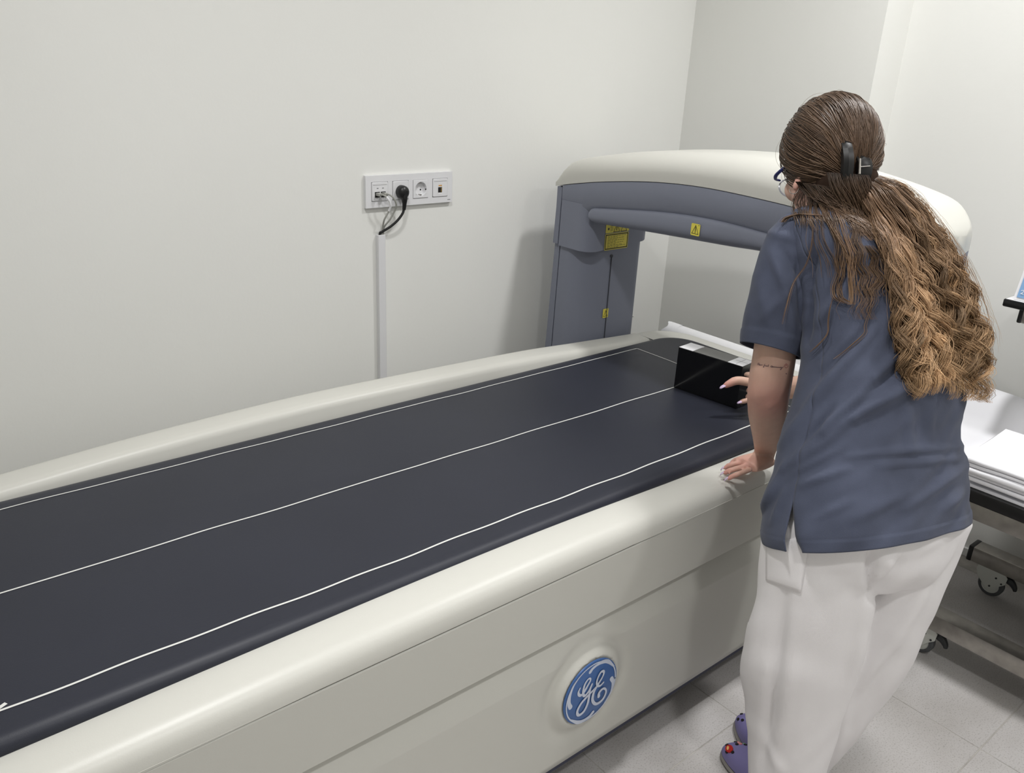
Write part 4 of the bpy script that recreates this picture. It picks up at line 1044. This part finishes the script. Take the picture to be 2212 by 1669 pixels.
# solid hair volume below the strands
cv_, cf_ = [], []
nU, nVv = 48, 28
for i in range(nVv):
    t = PI * (i + .5) / nVv
    for j in range(nU):
        q = 2 * PI * j / nU; dv = np.array([math.sin(t) * math.cos(q), math.sin(t) * math.sin(q), math.cos(t)])
        k = .965
        if dv[1] > .35 and dv[2] < .55: k = .965 - .22 * min(1, (dv[1] - .35) / .25) * min(1, (.55 - dv[2]) / .2)     # face stays free
        if dv[2] < -.55 and dv[1] > .1: k *= .86
        cv_.append(cap_pt(dv[None], k)[0])
for i in range(nVv - 1):
    for j in range(nU): cf_.append((i * nU + j, i * nU + (j + 1) % nU, (i + 1) * nU + (j + 1) % nU, (i + 1) * nU + j))
cf_ += [tuple(range(nU)), tuple((nVv - 1) * nU + j for j in range(nU - 1, -1, -1))]

def hair_material():
    m = bpy.data.materials.new('hair'); m.use_nodes = True; nt = m.node_tree; b = nt.nodes['Principled BSDF']
    a_ = nt.nodes.new('ShaderNodeAttribute'); a_.attribute_name = 'tint'
    nt.links.new(a_.outputs['Color'], b.inputs['Base Color'])
    b.inputs['Roughness'].default_value = 0.42; b.inputs['Specular IOR Level'].default_value = 0.3
    MATS['hair'] = m
hair_material()
mat('hair_under', (52, 40, 33), rough=0.95, spec=0.05)
ST = []      # strands: (points, radius, colour array)
DARK, MID, GOLD = np.array(lin(54, 43, 36)[:3]), np.array(lin(128, 102, 80)[:3]), np.array(lin(200, 164, 124)[:3])
def ramp(t, br):
    t = np.clip(t, 0, 1)[:, None]; c = np.where(t < .5, DARK + (MID - DARK) * t * 2, MID + (GOLD - MID) * (t - .5) * 2); return np.clip(c * br, 0, 1)
rg = np.random.default_rng(11)
clipc = at(1842, 362, 1.585)
cdir = hloc(clipc) - CAPO; cdir /= np.linalg.norm(cdir)
# 1: hair swept back over the skull to the clip, in locks
nl = 0
while nl < 150:
    d0 = rg.normal(size=3); d0 /= np.linalg.norm(d0)
    if d0[1] > .62 and d0[2] < .45: continue
    if d0[2] < (-.60 if d0[1] > -.1 else -.9): continue
    if d0[1] > .45 and d0[2] < -.05: continue
    if d0[1] > .15 and d0[2] < -.45: continue
    nl += 1
    lock_br = rg.uniform(.65, 1.6); wav = rg.uniform(0, 6)
    endoff = np.array([rg.normal() * .010, 0, rg.normal() * .010])
    for _ in range(16):
        dv = d0 + rg.normal(size=3) * .075; dv /= np.linalg.norm(dv)
        n = 20; t = np.linspace(0, 1, n); ang = math.acos(np.clip(dv @ cdir, -1, 1))
        if ang < .1: continue
        sl = (np.sin((1 - t) * ang)[:, None] * dv + np.sin(t * ang)[:, None] * cdir) / math.sin(ang)
        lift = 1.0 + .020 * np.sin(PI * t) + .012 * np.sin(3 * t * PI + wav) * t + rg.normal() * .008
        side = np.cross(dv, cdir); side /= np.linalg.norm(side) + 1e-9
        sl = sl + side * (.05 * np.sin(t * 5 + wav) * np.sin(PI * t))[:, None]
        ed = (endoff + rg.normal(size=3) * .004)
        P_ = cap_pt(sl, lift[:, None]) + (t ** 3)[:, None] * (ed[0] * HR + ed[2] * HU)
        ST.append((P_, .00085, ramp(.03 + .24 * t, lock_br * rg.uniform(.85, 1.15))))
# 2: the long tail: locks of curls between two outlines
LB = spline([(1846, 392), (1866, 450), (1908, 540), (1930, 640), (1944, 730), (1960, 800), (1985, 842)], 60)
RB = spline([(1898, 384), (1948, 404), (2000, 458), (2062, 552), (2104, 650), (2130, 740), (2128, 838)], 60)
def tail_depth(px, py, layer):
    h = cast(shirt_bvh, px, py); base = depth(h[0]) if h is not None else 1.60
    return min(base, 1.60) - .010 - layer
DG = {}
for i in range(0, 60, 6):
    for j in range(0, 11):
        s = j / 10; q = LB[i] * (1 - s) + RB[i] * s; DG[(i, j)] = tail_depth(q[0], q[1], 0)
def dgrid(i, s):
    a_ = min(i / 6, 8.999); i0 = int(a_); u = a_ - i0; b_ = min(s * 10, 9.999); j0 = int(b_); w_ = b_ - j0
    g = lambda I, J: DG[(I * 6, J)]
    return (g(i0, j0) * (1 - w_) + g(i0, j0 + 1) * w_) * (1 - u) + (g(i0 + 1, j0) * (1 - w_) + g(i0 + 1, j0 + 1) * w_) * u
NL2 = 84
for L_ in range(NL2):
    s = (L_ + rg.uniform(0, 1)) / NL2; s = .5 + (s - .5) * 1.0; lay = rg.uniform(0, 1) * (.35 + .65 * math.sin(PI * s))
    tend = rg.choice([rg.uniform(.74, .95), rg.uniform(.92, 1.06)]); amp = rg.uniform(.009, .018); lam = rg.uniform(.058, .10); ph = rg.uniform(0, 6.28); br = rg.uniform(.5, 1.45); hand_ = rg.choice([-1, 1])
    n = 56; t = np.linspace(0, 1, n); ti = np.clip(t * tend, 0, 1.08) * 59
    drift = rg.normal() * .05
    cen = []
    for a_, tt in zip(ti, t):
        i0 = min(58, int(a_)); u = a_ - i0; Lq = LB[i0] * (1 - u) + LB[min(59, i0 + 1)] * u; Rq = RB[i0] * (1 - u) + RB[min(59, i0 + 1)] * u
        ss = np.clip(s + drift * tt, 0.02, .98); q = Lq * (1 - ss) + Rq * ss
        th = .016 + .045 * math.sin(PI * min(1, tt * .9 + .1)); d = dgrid(a_, ss) - .006 - th * lay
        d = d * min(1, tt * 6) + (depth(clipc) - .004 + .012 * (1 - lay)) * (1 - min(1, tt * 6)); cen.append(at(q[0], q[1], d))
    cen = np.array(cen); T, U, W_ = frames(cen); arc = np.concatenate([[0], np.cumsum(np.linalg.norm(np.diff(cen, axis=0), axis=1))])
    grow = .12 * np.clip(t / .2, 0, 1) + .88 * np.clip((t - .28) / .5, 0, 1) ** 1.1
    for _ in range(36):
        o1, o2 = rg.normal(size=2) * .0034; rr = rg.uniform(.8, 1.12); p2 = ph + rg.normal() * .20; l2 = lam * (1 + rg.normal() * .010)
        A_ = amp * rr * grow
        sp2 = .6 + .9 * t
        Q = cen + U * (A_ * np.cos(2 * PI * arc / l2 + p2) + o1 * sp2)[:, None] + W_ * (hand_ * A_ * np.sin(2 * PI * arc / l2 + p2) + o2 * sp2)[:, None]
        ST.append((Q, .00062, ramp(.22 + .75 * t ** .8, br * rg.uniform(.8, 1.25))))
# fly-aways round the tail and the head
for _ in range(150):
    s = rg.choice([rg.uniform(.8, 1.12), rg.uniform(-.08, .15), rg.uniform(.9, 1.16)]); t1 = rg.uniform(.2, 1.0); t0 = max(0, t1 - rg.uniform(.15, .5)); n = 24; cen = []
    am, lm, ph = rg.uniform(2, 9), rg.uniform(.04, .2), rg.uniform(0, 6)
    for tt in np.linspace(t0, t1, n):
        a_ = min(tt, .999) * 59; i0 = int(a_); q = LB[i0] * (1 - s) + RB[i0] * s; k = (tt - t0) / (t1 - t0 + 1e-6)
        cen.append(at(q[0] + am * math.sin(tt / lm + ph) * (.3 + k) + rg.normal() * .4, q[1] + am * .5 * math.cos(tt / lm + ph), dgrid(a_, np.clip(s, 0, 1)) - .012 - .02 * rg.random()))
    ST.append((np.array(cen), .00028, ramp(np.linspace(.4, .8, n), 1.1)))
for _ in range(110):
    d0 = rg.normal(size=3); d0 /= np.linalg.norm(d0)
    if d0[1] > .5: continue
    d1 = d0 + rg.normal(size=3) * .35; d1 /= np.linalg.norm(d1); n = 14; t = np.linspace(0, 1, n)
    sl = d0 * (1 - t)[:, None] + d1 * t[:, None]; ST.append((cap_pt(sl / np.linalg.norm(sl, axis=1)[:, None], (1.0 + .10 * np.sin(PI * t) * rg.random() + .01)[:, None]), .00025, ramp(np.full(n, .35), 1.1)))
nv_, nf_ = ellipsoid(hp(.006, -.045, -.085), .062, .048, .062, hf)
def join(*parts):
    V, F = [], []
    for v, f in parts: n = len(V); V += [tuple(p) for p in v]; F += [tuple(int(i) + n for i in q) for q in f]
    return bvh_of(V, F)
top_v, top_f = np.concatenate([RG.reshape(-1, 3), SG.reshape(-1, 3)]), F_TOP + [tuple(i + RG.shape[0] * RG.shape[1] for i in q) for q in F2]
all_bvh = join((top_v, top_f), (cv_, cf_), (nv_, nf_), (BV, BF))
# 3: nape hair falling from below the clip over the left shoulder and the back, and thin wisps on the top
def drape(px_pts, off, wig, count, spread, rad, t0, t1, br=1.0, lam=.07, head_d=None):
    base = spline(px_pts, 36); cen = []
    for k, q in enumerate(base):
        h = cast(all_bvh, q[0], q[1]); d = (depth(h[0]) if h is not None else 1.62) - off
        cen.append(d)
    cen = np.array(cen)
    cen = np.convolve(np.pad(cen, 3, mode='edge'), np.ones(7) / 7, 'valid')
    ph = rg.uniform(0, 6)
    for _ in range(count):
        o = rg.normal() * spread; od = abs(rg.normal()) * .004; p2 = ph + rg.normal() * .4; sc = np.linspace(.6, 1.2, 36); yy_ = base[:, 1] / 1000
        P_ = [at(q[0] + o * s_ + wig * math.sin(2 * PI * y / lam + p2) * s_, q[1], d - od) for q, s_, y, d in zip(base, sc, yy_, cen)]
        ST.append((np.array(P_), rad, ramp(np.linspace(t0, t1, 36), br * rg.uniform(.8, 1.2))))
for k in np.linspace(0, 1, 24):
    drape([(1722 + 60 * k, 392 + 10 * k), (1752 + 60 * k, 424 + 8 * k + rg.uniform(-6, 6)), (1806 + 44 * k, 446 + 22 * k + rg.uniform(-8, 8)), (1862 + 30 * k, 470 + 40 * k + rg.uniform(-10, 20))], .008, 4, 22, 7, .0007, .04, .38, rg.uniform(.6, 1.2), .09)
for k in np.linspace(0, 1, 16): drape([(1790 + 80 * k, 372 + 6 * k), (1800 + 74 * k, 398), (1818 + 62 * k, 430 + rg.uniform(-6, 6)), (1850 + 44 * k, 480 + rg.uniform(-10, 30))], .007, 3, 22, 7, .0007, .04, .36, rg.uniform(.6, 1.15), .09)
for k in np.linspace(0, 1, 12): drape([(1726 + 100 * k, 410 + 14 * k), (1722 + 106 * k, 440), (1724 + 108 * k, 464), (1732 + 110 * k + rg.uniform(-8, 8), 488 + rg.uniform(-10, 26))], .007, 4, 12, 7, .0006, .04, .33, rg.uniform(.6, 1.1), .08)
drape([(1772, 440), (1790, 480), (1822, 530), (1838, 580), (1842, 620), (1838, 658)], .008, 2, 20, 5, .0006, .3, .62, 1.1, .09)
drape([(1800, 450), (1820, 490), (1834, 540), (1838, 600)], .010, 3, 16, 6, .0006, .3, .6, 1.1, .09)
drape([(1795, 470), (1812, 540), (1812, 600), (1806, 640), (1832, 656)], .007, 3, 26, 10, .0005, .2, .5, .95, .06)
drape([(1845, 490), (1852, 540), (1860, 580), (1868, 620), (1866, 690)], .007, 5, 40, 13, .00045, .2, .5, .95, .05)
drape([(1880, 530), (1892, 560), (1902, 600), (1896, 640)], .008, 6, 30, 10, .0005, .2, .5, .95, .05)
drape([(1757, 470), (1755, 520), (1742, 570), (1716, 610), (1702, 660), (1692, 700)], .006, 1, 5, 2, .0004, .3, .55, 1.1, .2)
drape([(1766, 470), (1772, 520), (1786, 560), (1800, 600)], .006, 3, 14, 12, .0004, .2, .45, 1.0, .1)
drape([(1884, 600), (1882, 650), (1870, 700), (1868, 720), (1836, 748), (1800, 775)], .006, 2, 8, 2, .0004, .3, .55, 1.1, .1)
drape([(1800, 640), (1790, 690), (1786, 720), (1768, 745), (1752, 760)], .006, 2, 8, 2, .0004, .3, .55, 1.1, .1)
drape([(1690, 480), (1700, 470), (1730, 462), (1770, 465)], .012, 2, 24, 5, .0006, .2, .4, 1.0, .2)
def pack(S, sides=3):
    Vs, Fs, Cs = [], [], []; base = 0; a_ = np.linspace(0, 2 * PI, sides, endpoint=False)
    for P_, r_, c in S:
        P_ = np.asarray(P_); n = len(P_); T, U, W_ = frames(P_); rad = r_ * np.minimum(1, np.minimum(np.linspace(.5, 4, n), np.linspace(3.5, .3, n)))
        R = P_[:, None] + rad[:, None, None] * (np.cos(a_)[None, :, None] * U[:, None] + np.sin(a_)[None, :, None] * W_[:, None])
        Vs.append(R.reshape(-1, 3)); Cs.append(np.repeat(c, sides, axis=0))
        i = np.arange(n - 1)[:, None] * sides + np.arange(sides)[None]; j = np.arange(n - 1)[:, None] * sides + (np.arange(sides)[None] + 1) % sides
        Fs.append(np.stack([i, j, j + sides, i + sides], -1).reshape(-1, 4) + base); base += n * sides
    return np.concatenate(Vs), np.concatenate(Fs), np.concatenate(Cs)
HV, HFc, HCc = pack(ST)
me = bpy.data.meshes.new('hair'); off = origin_of(PER)
me.vertices.add(len(HV)); me.vertices.foreach_set('co', (HV - off).ravel())
me.loops.add(HFc.size); me.loops.foreach_set('vertex_index', HFc.ravel().astype(np.int32))
me.polygons.add(len(HFc)); me.polygons.foreach_set('loop_start', np.arange(0, HFc.size, 4, dtype=np.int32)); me.polygons.foreach_set('loop_total', np.full(len(HFc), 4, dtype=np.int32))
me.polygons.foreach_set('use_smooth', np.ones(len(HFc), dtype=bool)); me.update(calc_edges=True); me.validate()
ca = me.color_attributes.new('tint', 'FLOAT_COLOR', 'POINT'); ca.data.foreach_set('color', np.column_stack([HCc, np.ones(len(HCc))]).ravel())
me.materials.append(MATS['hair'])
hair = bpy.data.objects.new('hair', me); COL.objects.link(hair); hair.parent = PER; hair['kind'] = 'stuff'
hair['label'] = 'long curly brown hair with caramel ends'
mesh_obj('hair_volume', cv_, cf_, 'hair_under', hair)
mesh_obj('nape_volume', nv_, nf_, 'hair_under', hair)
# solid core of the tail under the locks
core = []
for i in range(0, 56, 3):
    L2, R2 = LB[i] * .86 + RB[i] * .14, LB[i] * .16 + RB[i] * .84; e = math.sin(PI * min(1, .25 + i / 60 * .7)); row = []
    for q in np.linspace(0, 2 * PI, 18, endpoint=False):
        s = .5 + .5 * math.cos(q); p = L2 * (1 - s) + R2 * s; d = dgrid(i, s) - .010 - .018 * e * (1 - math.sin(q)) * .5 - .004
        k = min(1, i / 10); d = d * k + (depth(clipc) + .006) * (1 - k); row.append(at(p[0], p[1], d))
    core.append(row)
mat('hair_core', (74, 56, 42), rough=0.7)
MB().loft(core).build('tail_core', 'hair_core', hair)
# claw clip
CL = at(1840, 354, 1.568)
cu, cn = E2, -EN * .9 + E1 * .25; cn = cn / np.linalg.norm(cn); cr = np.cross(cu, cn); cr /= np.linalg.norm(cr)
cr = cr if cr @ E1 > 0 else -cr
def cpt(a_, b_, c_): return CL + (cr * a_ * 1.3 + cu * b_ * 1.3 + cn * c_ * 1.15)
clip = MB()
R = []
for t in np.linspace(-1, 1, 16):
    R.append([cpt(-.013 + x + .004 * t * t, t * .036, .010 - .016 * t * t + z) for x, z in ((-.007, -.008), (-.0085, .002), (-.004, .008), (.004, .009), (.007, .003), (.002, -.004))])
hc = MB().loft(R).build('hair_clip', 'clip_black', PER); hc['label'] = 'black claw hair clip'
R = []
for t in np.linspace(-1, 1, 10):
    R.append([cpt(.016 + x, -.006 + t * .016, .010 - .006 * t * t + z) for x, z in ((-.012, -.006), (-.013, .003), (-.004, .008), (.010, .004), (.013, -.004), (.004, -.010))])
MB().loft(R).build('clip_jaw', 'clip_black', hc)
MB().tube([cpt(.007, .010, .006), cpt(.008, .026, .011), cpt(.0085, .036, .010)], [.003, .0032, .002], 8).build('clip_tooth', 'clip_black', hc)
MB().tube([cpt(.002, -.018, .016), cpt(.002, .004, .017)], .0022, 8).build('clip_spring', 'silver', hc)
MB().tube([cpt(.002, -.008, .018), cpt(.018, -.006, .019)], .0008, 6).build('clip_wire', 'silver', hc)
# glasses and earring
def rim(s_):
    return np.array([hp(s_ * .034 + .028 * math.cos(q), .101 - .10 * abs(s_ * .034 + .028 * math.cos(q)) ** 1.5, -.028 + .021 * math.sin(q)) for q in np.linspace(0, 2 * PI, 33)])
g = None
for s_ in (-1, 1):
    o = MB().tube(rim(s_), .0016, 8).build('glasses' if g is None else 'rim', 'glasses_clear', PER if g is None else g)
    if g is None: g = o; g['label'] = 'clear-rimmed glasses with blue temples'
    rm = rim(s_)[:-1]; mesh_obj('lens', rm, [tuple(range(len(rm)))], 'lens', g)
    MB().tube(spline([hp(s_ * .062, .094, -.014), hp(s_ * .074, .088, -.014), hp(s_ * .083, .060, -.016), hp(s_ * .081, .01, -.02), hp(s_ * .078, -.015, -.03)], 24), .0024, 8, flat=1.6).build('temple', 'glasses_blue', g)
MB().tube(spline([hp(-.008, .1, -.022), hp(0, .104, -.018), hp(.008, .1, -.022)], 8), .0016, 8).build('bridge', 'glasses_clear', g)
ec = hp(-.080, .001, -.077)
er = np.array([ec + E1 * .0075 * math.cos(q) + E2 * .0085 * math.sin(q) - EN * .004 * math.cos(q) for q in np.linspace(-PI * 1.05, .05 * PI, 26)])
MB().tube(er, .0011, 8).build('hoop_earring', 'silver', PER)
